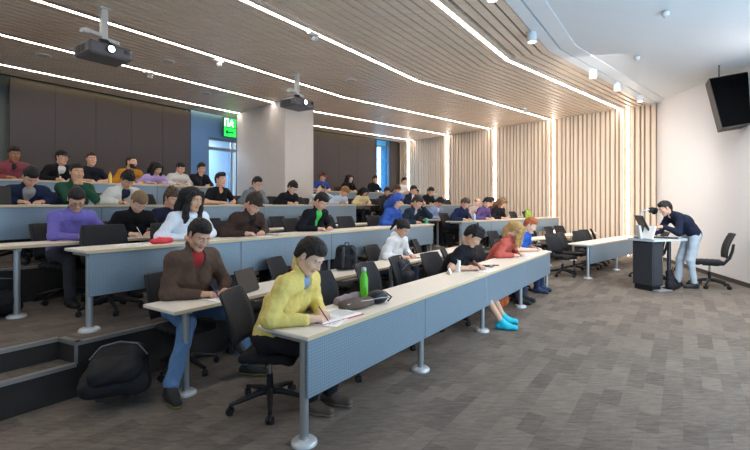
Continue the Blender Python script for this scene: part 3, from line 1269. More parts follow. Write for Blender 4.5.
# ------------------------------------------------------------------ desks
def make_desk(r, s0, s1, panel, label, legs=None):
    v = rowv(r, s1)
    o = pt(s0, v, FLOOR[r])
    rz = rowrot(s1)
    L = s1 - s0
    t = thing('lecture_desk', label, 'desk', o, rz, 'long desks of the lecture room')
    b = MB()
    b.box((L / 2, .225, .722), (L, .49, .030), bev=.006)
    b.box((L / 2, -.021, .722), (L, .004, .028), mi=1)
    b.build('desktop', [DESKTOP, EDGE], t)
    n = max(1, round(L / 1.5))
    if panel:
        for k in range(n):
            a0, a1 = .02 + (L - .04) * k / n, .02 + (L - .04) * (k + 1) / n
            b = MB().box(((a0 + a1) / 2, .005, .512), (a1 - a0 - .006, .018, .39), bev=.004)
            b.build('modesty_panel', PERF, t)
    for k in range(n + 1):
        x = .05 + (L - .10) * k / n if panel else .16 + (L - .32) * k / n
        b = MB()
        y = .055 if panel else .08
        b.tube([(x, y, .02), (x, y, .705)], .030, 14, sx=1.0)
        b.box((x, y + .12, .693), (.05, .34, .025))
        lg = b.build('leg', ALU, t)
        f = MB()
        f.tube([(x, y, 0), (x, y, .016), (x, y, .028), (x, y, .034)], [.088, .088, .076, .045], 24)
        f.build('foot_plate', FOOT, lg)
    return t


def rphrase(r):
    return {1: 'front desk', 2: 'second desk row', 3: 'first desk of the lower platform', 4: 'back desk of the lower platform', 5: 'first desk of the middle platform', 6: 'back desk of the middle platform', 7: 'desk on the top platform'}[r]


DESKS = [(1, -6.9, -.42, True), (2, -7.16, -.45, False), (3, -7.49, -.80, True), (4, -7.92, -.8, False), (5, -8.1, -.85, True), (6, -8.1, -.85, False), (7, -8.0, -3.3, True),
         (1, 1.42, 5.05, True), (2, 1.25, 6.2, False), (3, .68, 6.1, True), (4, 1.3, 6.1, False), (5, .85, 6.3, True), (6, .35, 6.3, False), (7, .05, 5.6, True)]
DL = {(1, 0): 'long front desk with blue-grey perforated panel, beside the open carpet', (2, 0): 'long desk without panel behind the front desk, brown-jacket person at its end',
      (3, 0): 'long blue-panelled desk at the edge of the lower platform', (4, 0): 'long desk without panel where the person in the purple shirt writes',
      (5, 0): 'long blue-panelled desk at the edge of the middle platform', (6, 0): 'long desk without panel at the back of the middle platform', (7, 0): 'blue-panelled desk on the top platform below the dark wall',
      (1, 1): 'short grey-panelled front desk between the lectern and the slatted wall', (2, 1): 'empty desk without panel behind the short front desk by the slatted wall',
      (3, 1): 'grey-panelled desk of the lower platform reaching the slatted wall', (4, 1): 'desk without panel on the lower platform near the slatted wall',
      (5, 1): 'grey-panelled desk of the middle platform reaching the slatted wall', (6, 1): 'desk without panel on the middle platform beyond the pillar', (7, 1): 'grey-panelled desk on the top platform beyond the pillar'}
for r, s0, s1, p in DESKS:
    make_desk(r, s0, s1, p, DL[(r, 0 if s1 < 0 else 1)])


# ------------------------------------------------------------------ chairs
def chair_proto(full=True):
    t = thing('office_chair', 'x', 'chair')
    # seat: padded slab, front edge rolled down; the sitter looks along +Y
    F = Fld((-.30, -.30, .38), (.30, .32, .58), .014)
    for y in np.linspace(-.16, .18, 5):
        F.cone((-.17, y, .425), (.17, y, .425), .036, .036, .07)
    F.cone((-.17, .21, .412), (.17, .21, .412), .032, .032, .03)
    v, q, s = F.mesh()
    link_mesh('seat', [(v, q, s)], [SEATFAB], t)
    b = MB()
    R, C = 9, 9
    for off in (0, .022):
        g = []
        for i in range(R + 1):
            z = .51 + .40 * i / R
            for j in range(C + 1):
                u = -1 + 2 * j / C
                hw = .225 - .018 * (abs(i / R - .45) * 2) ** 2
                y = -.235 - .11 * (i / R) ** 1.4 + .035 * u * u - off + .02 * math.sin(i / R * 3.1)
                g.append((u * hw, y, z))
        fs = []
        for i in range(R):
            for j in range(C):
                a = i * (C + 1) + j
                f = (a, a + 1, a + C + 2, a + C + 1)
                fs.append(f if off else f[::-1])
        b.add(g, fs, 0, True)
    n = (R + 1) * (C + 1)
    rim = [j for j in range(C)] + [i * (C + 1) + C for i in range(R)] + [R * (C + 1) + C - j for j in range(C)] + [(R - i) * (C + 1) for i in range(R)]
    b.f += [(rim[k], rim[(k + 1) % len(rim)], rim[(k + 1) % len(rim)] + n, rim[k] + n) for k in range(len(rim))]
    b.m += [0] * len(rim)
    b.sm += [False] * len(rim)
    bk = b.build('backrest', MESHBLK, t)
    fr = MB()
    pts = [Vector(b.v[k]) + Vector((0, -.011, 0)) for k in rim[::1]]
    fr.tube(pts + [pts[0]], .013, 6, cap=False)
    fr.build('back_frame', BLACKPL, bk)
    MB().tube([(0, -.05, .385), (0, -.20, .40), (0, -.285, .50), (0, -.325, .62), (0, -.345, .74)], [.03, .028, .026, .024, .02], 8, sx=1.5).build('back_support', BLACKPL, t)
    b = MB()
    b.box((0, 0, .385), (.22, .24, .03), bev=.01)
    b.tube([(0, 0, .12), (0, 0, .26)], .026, 10)
    b.tube([(0, 0, .26), (0, 0, .38)], .016, 10, mi=1)
    b.tube([(.06, .02, .385), (.24, .03, .38)], .007, 6)
    b.build('gas_lift', [BLACKPL, CHROME], t)
    for k in range(5):
        a = 2 * math.pi * k / 5 + .3
        c, s_ = math.cos(a), math.sin(a)
        lg = MB().tube([(0, 0, .125), (c * .10, s_ * .10, .12), (c * .31, s_ * .31, .075)], [.03, .026, .016], 8).build('leg', BLACKPL, t)
        b = MB()
        M = RZ(a + 1.1)
        for sx in (-1, 1):
            o = M @ Vector((sx * .014, 0, 0))
            ax = M @ Vector((.009, 0, 0))
            b.tube([(c * .31 + o.x - ax.x, s_ * .31 + o.y - ax.y, .030), (c * .31 + o.x + ax.x, s_ * .31 + o.y + ax.y, .030)], .029, 12)
        b.tube([(c * .31, s_ * .31, .03), (c * .31, s_ * .31, .08)], .008, 6)
        b.build('caster', BLACKPL, lg)
    reg(t)
    return t


PROTO = chair_proto()
first = [True]


def put_chair(loc, rz, label, sc=1.0):
    if first[0]:
        o = PROTO
        first[0] = False
    else:
        o = dup(PROTO)
    o.location = loc
    o.rotation_euler = (0, 0, rz)
    o['label'] = label
    o['category'] = 'chair'
    o['group'] = 'black office chairs at the desks'
    return o


# ------------------------------------------------------------------ people (each is short phrase, label rest, desk row, place along it, looks and pose)
JE = '#46566f'
PEOPLE = [
    # front desk
    ('person in a mustard-yellow pullover', 'writing at the end of the front desk', 1, -6.67, dict(lod=0, top='#dcc672', garment='sweater', collar=.05, inner='#7f97b4', open=.45, openw=.85, hair='short', hc='#211812', skin='c', lean=.46, hp=.72, hyaw=-.05, turn=.22, legs='#15151a', shoe='#4d4038', sole='#8b7a6c', wR=(.16, .36, 0), wL=(-.06, .34, 0), footR=(-.04, .27, .085), footL=(-.22, .33, .085), kneeR=(.04, .40, .50), kneeL=(-.15, .40, .50))),
    ('person in a black t-shirt and turquoise trainers', 'bent over the front desk', 1, -3.56, dict(lod=1, top='#15161b', garment='tee', sleeve='s', hair='messy', hc='#0c0b0d', skin='b', lean=.55, hp=.80, legs='#24262c', bare=True, shoe='#17b3c6', sole='#0f8fa8', footR=(-.06, .66, .085), footL=(-.34, .58, .085), kneeR=(.02, .42, .50), kneeL=(-.20, .42, .50), toeR=(-.3, 1), toeL=(-.3, 1))),
    ('person with blonde hair and a salmon-red cardigan', 'writing at the front desk', 1, -1.80, dict(lod=1, fem=True, top='#b4574c', garment='sweater', hair='fringe', hc='#a98550', skin='c', lean=.58, hp=.85, legs='#2c3448')),
    ('person with ginger hair and a blue shirt', 'at the far end of the front desk', 1, -.72, dict(lod=1, top='#2659b0', garment='tee', sleeve='s', hair='short', hc='#a4552c', skin='c', lean=.45, hp=.6, legs='#1c2a4a', shoe='#26344f')),
    # second row
    ('person in a brown jacket over a red shirt', 'writing at the second desk row', 2, -6.75, dict(lod=0, top='#5b473c', garment='jacket', collar=.03, inner='#a52c2e', open=.1, openw=1.0, hair='short', hc='#14100e', skin='b', lean=.30, hp=.62, hyaw=-.05, hroll=-.05, sc=1.14, legs='#5c7ba0', shoe='#1a1a1c', sole='#8f8a4a', wR=(.06, .30, 0), wL=(-.16, .33, 0), footR=(.40, .47, .085), footL=(-.24, .53, .085), kneeR=(.22, .40, .50), kneeL=(-.20, .42, .50), toeR=(.25, 1), toeL=(-.5, 1))),
    ('person in a white hooded top', 'with tied black hair, writing at the second desk row', 2, -3.18, dict(lod=1, fem=True, top='#e4e6e8', garment='sweater', hoodback=True, hair='tail', hc='#141215', skin='a', lean=.42, hp=.75, legs=JE)),
    # lower platform, first desk
    ('person in a white blouse with long black hair', 'looking up beside a red pencil case', 3, -6.32, dict(lod=1, fem=True, top='#dfe6ee', garment='shirt', hair='long', hc='#0f0d10', skin='e', lean=.50, hp=.32, hyaw=.12, legs='#2c3444')),
    ('person in a dark brown jacket', 'bowed low over white papers, lower platform', 3, -5.50, dict(lod=1, top='#3d2d26', garment='jacket', inner='#171416', open=.3, hair='messy', hc='#35281f', skin='a', lean=.60, hp=.95)),
    ('person in a black jacket over bright green', 'writing', 3, -4.13, dict(lod=1, top='#131418', garment='jacket', inner='#3fbf55', open=-.1, openw=1.15, hair='short', hc='#14100f', skin='a', lean=.48, hp=.85)),
    ('person with a royal blue hood up', 'reading at the aisle end of the lower platform', 3, -1.86, dict(lod=1, top='#31519c', garment='sweater', hair='hood', capc='#31519c', hc='#4a3323', skin='a', lean=.45, hp=.7)),
    ('person in a navy jacket, brow on one hand', 'beside a green cup', 3, -1.10, dict(lod=1, top='#1f2a37', garment='jacket', inner='#9fa5a8', open=.2, hair='short', hc='#33241b', skin='a', lean=.50, hp=.75, wL='brow', gL='fist')),
    # lower platform, back desk
    ('person in a purple shirt with glasses', 'writing on the lower platform', 4, -7.20, dict(lod=1, top='#756bb6', garment='shirt', hair='short', hc='#141113', skin='b', glasses=True, lean=.44, hp=.80, hyaw=-.25, legs='#3c3a3f', wR=(.02, .40, 0), wL=(-.20, .38, 0))),
    ('person with sandy hair and a black sweater', 'bowed over the desk, lower platform', 4, -6.51, dict(lod=1, top='#17171b', garment='sweater', hair='short', hc='#80684c', skin='c', lean=.52, hp=1.0)),
    ('person with wavy brown hair and a navy t-shirt', 'behind the person in the white blouse', 4, -6.0, dict(lod=1, top='#20253a', garment='tee', sleeve='s', hair='messy', hc='#4d3c2d', skin='a', lean=.36, hp=.5)),
    # middle platform
    ('person in a navy and grey jacket', 'bowed beside a laptop, middle platform', 5, -7.44, dict(top='#1e2740', garment='jacket', inner='#94918f', open=.0, openw=1.3, hair='short', hc='#100e0f', skin='b', lean=.56, hp=.95)),
    ('person in a dark green top, chin on hands', 'looking ahead, middle platform', 5, -6.86, dict(top='#214b3a', garment='sweater', hair='short', hc='#100e10', skin='e', lean=.30, hp=.05, wR='chin', wL='chin', gR='fist', gL='fist')),
    ('person with black hair and a pale hooded jacket', 'middle platform', 5, -6.24, dict(top='#d3d1c8', garment='jacket', inner='#20263c', open=.0, openw=1.2, hoodback=True, hair='messy', hc='#0e0d0f', skin='e', lean=.52, hp=.85)),
    ('person in a black v-neck t-shirt sitting upright', 'in front of the glass door', 5, -4.49, dict(lod=1, top='#141518', garment='tee', sleeve='s', inner='#c68f6f', open=.5, openw=.8, hair='quiff', hc='#1c1512', skin='a', lean=.22, hp=.10, hyaw=.1)),
    ('person in a grey hooded top, hand at chin', 'before the concrete pillar', 5, -3.73, dict(top='#6f767a', garment='sweater', hoodback=True, hair='short', hc='#15110f', skin='a', glasses=True, lean=.40, hp=.5, wL='chin', gL='fist')),
    ('person in a black jacket with shaggy black hair', 'writing before the concrete pillar', 5, -2.85, dict(lod=1, top='#17181c', garment='jacket', hair='messy', hc='#171113', skin='c', glasses=True, lean=.56, hp=.75)),
    ('person in a pale blue-grey shirt', 'with light brown hair, head down on the middle platform', 5, -1.15, dict(top='#b7c3d2', garment='shirt', hair='short', hc='#94693a', skin='a', lean=.66, hp=1.05)),
    ('person in a light grey shirt, hands at the head', 'past the pillar', 6, -.75, dict(top='#c6cad0', garment='shirt', hair='short', hc='#33261f', skin='c', lean=.40, hp=.6, wR='temple', wL='temple', gR='flat', gL='flat')),
    # top platform
    ('person in a dark red checked jacket', 'before the dark wall, top platform', 7, -7.18, dict(top='#84444a', garment='jacket', inner='#2a2228', open=.1, openw=.6, hair='short', hc='#14100f', skin='d', lean=.34, hp=.35)),
    ('person in a black cap and black jacket', 'on the top platform', 7, -6.49, dict(top='#15151a', garment='jacket', inner='#dcd8d8', open=.0, openw=1.1, hair='cap', capc='#121214', hc='#15110f', skin='b', lean=.34, hp=.15, hyaw=.3)),
    ('person with brown hair and a dark shirt', 'with forearms on the desk, top platform', 7, -6.0, dict(top='#1c2028', garment='tee', sleeve='s', hair='quiff', hc='#3b281e', skin='a', lean=.30, hp=.05, hyaw=-.1)),
    ('bearded person in an ochre sweater', 'on the top platform before the dark wall', 7, -5.26, dict(top='#b87d26', garment='sweater', hair='buzz', hc='#2a1e18', skin='a', beard=True, lean=.30, hp=.05, hyaw=.35)),
    ('person with black hair and a lilac top', 'leaning beside the bearded person', 7, -4.82, dict(fem=True, top='#b6a0d0', garment='shirt', hair='long', hc='#121014', skin='e', lean=.62, hp=.7)),
    ('person in an off-white sweater', 'on the top platform before the dark wall', 7, -4.26, dict(top='#d6d2cc', garment='sweater', hair='short', hc='#15110f', skin='b', lean=.48, hp=.6)),
    ('person in a black top, hand at the face', 'at the end of the top desk', 7, -3.72, dict(top='#1c1c22', garment='sweater', hair='short', hc='#171214', skin='b', lean=.40, hp=.35, wR='chin', gR='fist')),
    # beyond the pillar and the far aisle
    ('person with grey-brown hair and a navy top', 'beside a water bottle, beyond the aisle', 3, 1.27, dict(top='#1e2748', garment='sweater', hair='short', hc='#5b4a3e', skin='a', lean=.55, hp=.8)),
    ('person in a purple checked shirt', 'bowed at the desk beyond the aisle', 3, 2.34, dict(top='#5d4a78', garment='shirt', hair='short', hc='#15110f', skin='a', lean=.48, hp=.75)),
    ('person with light brown hair and a black jacket', 'at the desk beyond the aisle', 3, 3.10, dict(fem=True, top='#15151a', garment='jacket', hair='long', hc='#7a5a3c', skin='a', lean=.50, hp=.8)),
    ('person in a white sweater with blue pattern', 'at the desk end beyond the aisle', 4, 1.85, dict(top='#93a5cc', garment='sweater', inner='#eef0f0', open=.2, hair='messy', hc='#0f0e10', skin='a', lean=.46, hp=.85)),
    ('balding person in a pale shirt', 'behind the person in the navy top', 4, 3.77, dict(top='#bfa9a2', garment='shirt', hair='balding', hc='#8a7462', skin='c', lean=.42, hp=.75)),
    ('person with brown hair and a wine-dark top', 'behind the purple checked shirt', 4, 4.65, dict(top='#4a3040', garment='shirt', hair='short', hc='#2c1d17', skin='a', lean=.36, hp=.5)),
    ('person in a pale yellow top', 'with long dark hair, past the pillar by the aisle', 6, 1.10, dict(fem=True, top='#dccb9c', garment='sweater', hair='long', hc='#17110f', skin='a', lean=.48, hp=.9)),
    ('person with red-brown hair and a dark top', 'behind the royal blue hood', 5, 1.30, dict(top='#2a2540', garment='shirt', hair='messy', hc='#5a3626', skin='a', lean=.36, hp=.6)),
    ('person in a dark blazer over a white shirt', 'middle platform beyond the aisle', 5, 2.05, dict(top='#20263a', garment='jacket', inner='#e8e6e2', open=-.2, openw=1.1, hair='short', hc='#171210', skin='a', lean=.32, hp=.45)),
    ('person in a black top with black hair', 'beside the dark blazer', 5, 2.80, dict(top='#1c1c1f', garment='sweater', hair='short', hc='#121012', skin='a', lean=.40, hp=.7)),
    ('person in a grey top with short black hair', 'before the tall blue window', 6, 2.1, dict(top='#39343a', garment='shirt', hair='short', hc='#171214', skin='a', lean=.38, hp=.6)),
    ('person with long black hair and a brown top', 'behind the dark blazer', 6, 3.45, dict(fem=True, top='#4a362c', garment='shirt', hair='long', hc='#121012', skin='a', lean=.38, hp=.5)),
    ('person in a bright sky-blue jacket', 'beyond the aisle near the slatted wall', 6, 4.25, dict(top='#2f8fd8', garment='jacket', hair='short', hc='#1a1412', skin='a', lean=.44, hp=.5)),
    ('person in a white shirt', 'on the top platform near the slatted wall', 7, 4.15, dict(top='#ece8e4', garment='shirt', hair='short', hc='#171210', skin='c', lean=.30, hp=.3)),
    ('person in a blue shirt and dark red cap', 'beside the pillar edge, top platform', 7, .45, dict(top='#2b50ac', garment='tee', sleeve='s', hair='cap', capc='#8c3f38', hc='#3a2a20', skin='a', lean=.34, hp=.3)),
    ('person in a black hooded top', 'before the dark panels past the pillar', 7, 1.54, dict(fem=True, top='#18181c', garment='sweater', hair='long', hc='#131014', skin='c', lean=.34, hp=.3)),
    ('person in a black jacket with cropped hair', 'beside the tall blue window, top platform', 7, 2.71, dict(top='#16171d', garment='jacket', hair='short', hc='#0f0d0f', skin='b', lean=.26, hp=.3)),
]
SEATED = []
rnd = random.Random(3)
for short, rest, r, s, P in PEOPLE:
    v = rowv(r, s) + .60
    if r >= 5:
        P['sc'] = 1.03
        P['lean'] = P['lean'] + .08
    loc = pt(s, v, FLOOR[r])
    rz = rowrot(s) + math.pi + P.get('turn', 0)
    ln = P.get('lean', .42)
    root, J, sc = make_person(short + ' ' + rest, loc, rz, P)
    SEATED.append((short, r, s, root, J, sc))
    cl = pt(s, v + (.07 if s == -6.67 else 0), FLOOR[r])
    put_chair(cl, rz + (.32 if s == -6.67 else rnd.uniform(-.25, .25)), 'black office chair under the ' + short.replace('person', 'person', 1))


# the presenter, standing bent over the lectern
def stand_joints():
    J = {}
    hip = Vector((0, -.10, .93))
    d1 = Vector((0, math.sin(.55), math.cos(.55)))
    d2 = Vector((0, math.sin(.98), math.cos(.98)))
    ch = hip + d1 * .285
    nk = ch + d2 * .235
    J.update(hip=hip, chest=ch, neck=nk, tx=Vector((1, 0, 0)), up=d2)
    J['fw'] = Vector((0, math.cos(.98), -math.sin(.98)))
    J['HR'] = RZ(.0) @ RX(-.55)
    J['head'] = nk + Vector((0, .105, .115))
    for s, n, t in ((1, 'R', (.05, .56, .95)), (-1, 'L', (-.10, .43, 1.09))):
        sh = nk - d2 * .055 + Vector((s * .165, 0, -.015))
        e, w = ik(sh, Vector(t), .29, .25, (s * .5, -.5, -.7))
        J['s' + n], J['e' + n], J['w' + n] = sh, e, w
        J['h' + n] = (Vector((-s * .2, 1, -.1)), Vector((s * .3, 0, 1)))
        J['p' + n] = hip + Vector((s * .09, 0, -.02))
        J['k' + n] = Vector((s * .105, -.02 + .05 * (s > 0), .50))
        J['a' + n] = Vector((s * .10, -.09 + .16 * (s > 0), .085))
    return J


make_person('person in a dark navy sweater and pale grey trousers bending over the lectern', (6.0, 8.5, 0), math.pi / 2 - .08,
            dict(lod=1, top='#1b2133', garment='sweater', inner='#e6e8ec', open=1.0, openw=.8, hair='short', hc='#14110f', skin='a', legs='#a9b3bb', shoe='#1c1a1a', gR='rest', gL='write', group=None), stand_joints())

# empty chairs
EMPTY = [(1, s, 'front desk') for s in (-5.85, -4.90, -4.12, -2.7)] + [(2, s, 'second desk row') for s in (-5.95, -5.2, -4.3, -2.35, -1.6)] + \
    [(3, s, 'panelled lower platform desk') for s in (-7.05, -4.82, -3.35, -2.62)] + [(4, s, 'back lower platform desk') for s in (-5.1, -4.3, -3.5, -2.7, -1.9)] + \
    [(5, s, 'panelled middle platform desk') for s in (-5.62, -5.05, -2.0)] + \
    [(1, s, 'short front desk by the slatted wall') for s in (1.55, 2.35, 3.1, 3.85, 4.6)] + [(2, s, 'second row by the slatted wall') for s in (1.75, 2.6, 3.4, 4.15, 4.95, 5.7)] + \
    [(3, s, 'lower platform desk by the slatted wall') for s in (4.2, 5.0, 5.7)] + [(5, s, 'middle platform desk by the slatted wall') for s in (3.8, 4.6, 5.5)]
ORD = ['first', 'second', 'third', 'fourth', 'fifth', 'sixth']
cnt = {}
for r, s, ph in EMPTY:
    k = cnt.get(ph, 0)
    cnt[ph] = k + 1
    loc = pt(s, rowv(r, s) + .66 + rnd.uniform(-.05, .12), FLOOR[r])
    put_chair(loc, rowrot(s) + math.pi + rnd.uniform(-.5, .5), '%s empty black chair from the aisle at the %s' % (ORD[k], ph))


# ------------------------------------------------------------------ things on the desks
def on_desk(r, s, dv, h=.737):
    return pt(s, rowv(r, s) + dv, FLOOR[r] + h)


INK = mat('#8b8d96', .8)


def paper(loc, rz, label, w=.21, l=.297, lines=True, cat='paper', group='papers on the desks'):
    t = thing('paper_sheet', label, cat, loc, rz, group)
    b = MB()
    b.box((0, 0, .002), (w, l, .004))
    b.box((.012, .01, .005), (w * .97, l * .97, .002))
    o = b.build('sheet', PAPER, t)
    if lines:
        g = MB()
        n = 12
        rr = random.Random(hash_str(label))
        for k in range(n):
            y = l * .38 - l * .74 * k / n
            x1 = w * (.30 + .12 * rr.random()) if rr.random() > .2 else w * .0
            g.box(((x1 - w * .38) / 2, y, .0064), (x1 + w * .38, .004, .0006))
        g.build('ruled_text', INK, t)
    return t


def pen(a, d, label, col):
    t = thing('pen', label, 'pen', a, 0, 'pens in use')
    d = Vector(d).normalized()
    MB().tube([d * .012, d * .14], .0045, 8).build('barrel', mat(col, .35), t)
    MB().tube([(0, 0, 0), d * .012], [.0012, .004], 8).build('tip', CHROME, t)
    return t


RTURN = {True: 0}
for short, r, s, root, J, sc in SEATED:
    if J['wR'].z > DT + .2 and J['wL'].z > DT + .2:
        continue
    M = Matrix.Translation(root.location) @ Matrix.Rotation(root.rotation_euler.z, 4, 'Z')
    hd = J['hR'][0]
    g = J['wR'] + hd * .115
    p = M @ (Vector((g.x - .05, g.y + .075, 0)) * sc)
    d_ok = rowv(r, s)
    z = FLOOR[r] + .7375
    # keep the sheet on the desk top
    n = V if s <= 0 else NN
    off = (Vector((p.x, p.y, 0)) - pt(s, d_ok)).dot(n)
    lo_, hi_ = .155, .30
    p = Vector((p.x, p.y, 0)) + n * (min(max(off, lo_), hi_) - off)
    paper((p.x, p.y, z), root.rotation_euler.z + .12, 'white paper sheet under hands of the ' + short, .29 if r < 3 else .24, .29)
    if r <= 4 and s < 0:
        hdy = hd.normalized()
        tip = J['wR'] + hdy * .145 + Vector((-.010, .0, -.032))
        tp = M @ (tip * sc)
        tp.z = max(tp.z, z + .008)
        dd = Matrix.Rotation(root.rotation_euler.z, 3, 'Z') @ Vector((.25, -.45, .80))
        pen(tp, dd, 'slim pen held by the ' + short, '#23307a' if r == 2 else ('#e8e8ea' if r == 4 else '#2a2a30'))


def laptop(loc, rz, label, opening=1.9, group='open laptops'):
    t = thing('laptop', label, 'laptop', loc, rz, group)
    b = MB()
    b.box((0, 0, .010), (.34, .235, .018), bev=.005)
    o = b.build('base', mat('#1d1c1d', .45), t)
    k = MB()
    for i in range(5):
        for j in range(12):
            k.box((-.14 + .0255 * j, .075 - .024 * i, .0205), (.021, .019, .003))
    k.build('keyboard', mat('#0e0e10', .6), o)
    s = MB()
    M = RX(opening - math.pi / 2)
    c = Vector((0, .117, .018))
    s.box(c + M @ Vector((0, 0, .11)), (.34, .009, .225), M)
    sc = s.build('screen_lid', mat('#231f1e', .4), t)
    q = MB().box(c + M @ Vector((0, -.0055, .113)), (.315, .002, .195), M)
    q.build('display', mat('#4a4744', .25), sc)
    return t


laptop(on_desk(2, -6.36, .22), ROTC + math.pi + .35, 'open black laptop at the elbow of the person in the brown jacket')
laptop(on_desk(5, -7.78, .27), ROTC + math.pi - .1, 'open dark laptop beside the person in the navy and grey jacket')

# notebook with a red edge, yellow pullover's place
t = thing('notebook', 'open notebook with red cover edges on the front desk', 'notebook', on_desk(1, -6.44, .20), ROTC + math.pi - .10)
MB().box((0, 0, .004), (.44, .31, .007), bev=.003).build('cover', mat('#c4473f', .5), t)
b = MB()
for sx in (-1, 1):
    b.box((sx * .105, .004, .011), (.205, .285, .009), bev=.003)
b.build('pages', PAPER, t)
g = MB()
for k in range(9):
    g.box((-.10, .10 - .022 * k, .0162), (.15, .003, .0008))
    if k < 5:
        g.box((.09, .10 - .022 * k, .0162), (.13, .003, .0008))
g.build('handwriting', mat('#5a5f78', .8), t)


def soft(name, fn, m, parent=None, h=.012, lo=(-.4, -.4, -.02), hi=(.4, .4, .6), amp=0, fr=30, seed=1, flat=True):
    F = Fld(lo, hi, h)
    fn(F)
    if amp:
        F.ripple(amp, fr, seed)
    if flat:
        F.keep(lambda X, Y, Z: -Z + 0 * X + 0 * Y)
    v, q, s = F.mesh()
    return link_mesh(name, [(v, q, s)], [m] if not isinstance(m, list) else m, parent)


t = thing('pencil_case', 'flat brown zipped pouch on the front desk before the green bottle', 'pouch', on_desk(1, -6.08, .22), ROTC - .2)
soft('pouch_body', lambda F: F.ell((0, 0, .03), (.165, .095, .036), k=.01).cone((-.12, 0, .025), (.12, 0, .025), .05, .05, .04), mat('#5b4c42', .8, kind='cloth'), t, .008, amp=.002)
MB().tube([(-.14, -.05, .052), (0, -.06, .062), (.14, -.05, .052)], .004, 6).build('zipper', mat('#b9b6ae', .4, .5), t)
t = thing('folded_scarf', 'rolled grey-mauve cloth lying beside the brown pouch', 'scarf', on_desk(1, -5.98, .40), ROTC)
soft('cloth_roll', lambda F: F.cone((-.15, 0, .035), (.16, .02, .035), .036, .032, .01).cone((-.12, .03, .028), (.12, .05, .028), .03, .028, .02), mat('#8d8086', .9, kind='cloth'), t, .009, amp=.003, fr=50)
t = thing('water_bottle', 'bright green water bottle standing on the front desk', 'bottle', on_desk(1, -5.80, .36), 0)
G = mat('#5cbf2e', .25)
MB().tube([(0, 0, 0), (0, 0, .008), (0, 0, .19), (0, 0, .225), (0, 0, .25)], [.034, .037, .037, .026, .021], 18).build('bottle_body', G, t)
MB().tube([(0, 0, .25), (0, 0, .255), (0, 0, .285), (0, 0, .29)], [.019, .023, .023, .018], 14).build('cap', mat('#9fb59a', .3, .4), t)
t = thing('glasses_case', 'black rounded case with a strap beside the green bottle', 'case', on_desk(1, -5.84, .17), ROTC - .4)
soft('case_body', lambda F: F.ell((0, 0, .055), (.10, .07, .062), k=.01), mat('#16161a', .45), t, .008)
MB().tube([(-.09, -.05, .05), (0, -.072, .06), (.09, -.05, .05)], .006, 6).build('zipper', mat('#8d8f94', .3, .6), t)
MB().tube([(.07, -.06, .02), (.115, -.05, .05), (.10, .02, .08), (.06, .03, .1)], .008, 6).build('strap', mat('#26262b', .7), t)
t = thing('name_card', 'folded white paper tent on the front desk near the black t-shirt', 'paper', on_desk(1, -4.02, .36), ROTC + .3)
b = MB()
b.add([(-.06, -.03, 0), (.06, -.03, 0), (.06, 0, .07), (-.06, 0, .07), (-.06, .03, 0), (.06, .03, 0)], [(0, 1, 2, 3), (3, 2, 5, 4)])
b.add([(-.06, -.028, 0), (.06, -.028, 0), (.06, 0, .067), (-.06, 0, .067), (-.06, .028, 0), (.06, .028, 0)], [(3, 2, 1, 0), (4, 5, 2, 3)])
b.build('card', PAPER, t)
t = thing('milk_carton', 'slim white carton standing on the front desk by the black t-shirt', 'carton', on_desk(1, -3.80, .34), ROTC)
b = MB().box((0, 0, .07), (.055, .055, .14))
b.add([(-.0275, -.0275, .14), (.0275, -.0275, .14), (.0275, .0275, .14), (-.0275, .0275, .14), (-.0275, 0, .165), (.0275, 0, .165)], [(0, 1, 5, 4), (2, 3, 4, 5), (1, 2, 5), (3, 0, 4)])
b.build('carton_body', WHITE, t)
t = thing('calculator', 'grey calculator on the front desk beside the black t-shirt', 'calculator', on_desk(1, -3.12, .2), ROTC + math.pi)
o = MB().box((0, 0, .009), (.09, .17, .016), bev=.004).build('calculator_body', mat('#6a7078', .5), t)
b = MB()
for i in range(5):
    for j in range(4):
        b.box((-.03 + .02 * j, .02 - .022 * i, .018), (.014, .014, .004))
b.build('keypad', mat('#24262a', .6), t)
MB().box((0, .055, .0175), (.07, .03, .002)).build('display', mat('#a9b8a6', .3), t)
t = thing('phone', 'black phone lying on the front desk beside the calculator', 'phone', on_desk(1, -2.95, .17), ROTC + .8)
MB().box((0, 0, .006), (.07, .14, .009), bev=.004).build('phone_body', mat('#131316', .3), t)
t = thing('phone', 'black phone on the second desk row by the white hooded top', 'phone', on_desk(2, -2.95, .17), ROTC + 1.1)
MB().box((0, 0, .006), (.07, .14, .009), bev=.004).build('phone_body', mat('#131316', .3), t)
t = thing('pencil_case', 'bright red soft pencil case on the lower platform desk', 'pouch', on_desk(3, -6.72, .16), ROTC + .1)
soft('pouch_body', lambda F: F.ell((0, 0, .03), (.13, .06, .04), k=.01), mat('#d8404a', .7, kind='cloth'), t, .009, amp=.003, fr=45)
MB().tube([(-.10, -.02, .06), (0, -.025, .07), (.10, -.02, .06)], .004, 6).build('zipper', mat('#e9b7b4', .5), t)
paper(on_desk(3, -6.98, .22), ROTC + .9, 'loose grey-white booklet beside the red pencil case', .2, .28)
t = thing('paper_cup', 'small green cup at the aisle end of the lower platform', 'cup', on_desk(3, -.88, .14), 0)
MB().tube([(0, 0, 0), (0, 0, .10)], [.030, .042], 16).build('cup_body', mat('#4fae78', .5), t)
MB().tube([(0, 0, .10), (0, 0, .112)], [.044, .042], 16).build('lid', mat('#7cc89b', .5), t)


def bottle(loc, label, col, capc):
    t = thing('water_bottle', label, 'bottle', loc, 0, 'small bottles on the desks')
    MB().tube([(0, 0, 0), (0, 0, .15), (0, 0, .18), (0, 0, .2)], [.032, .033, .016, .014], 14).build('bottle_body', mat(col, .2), t)
    MB().tube([(0, 0, .2), (0, 0, .225)], .016, 12).build('cap', mat(capc, .5), t)


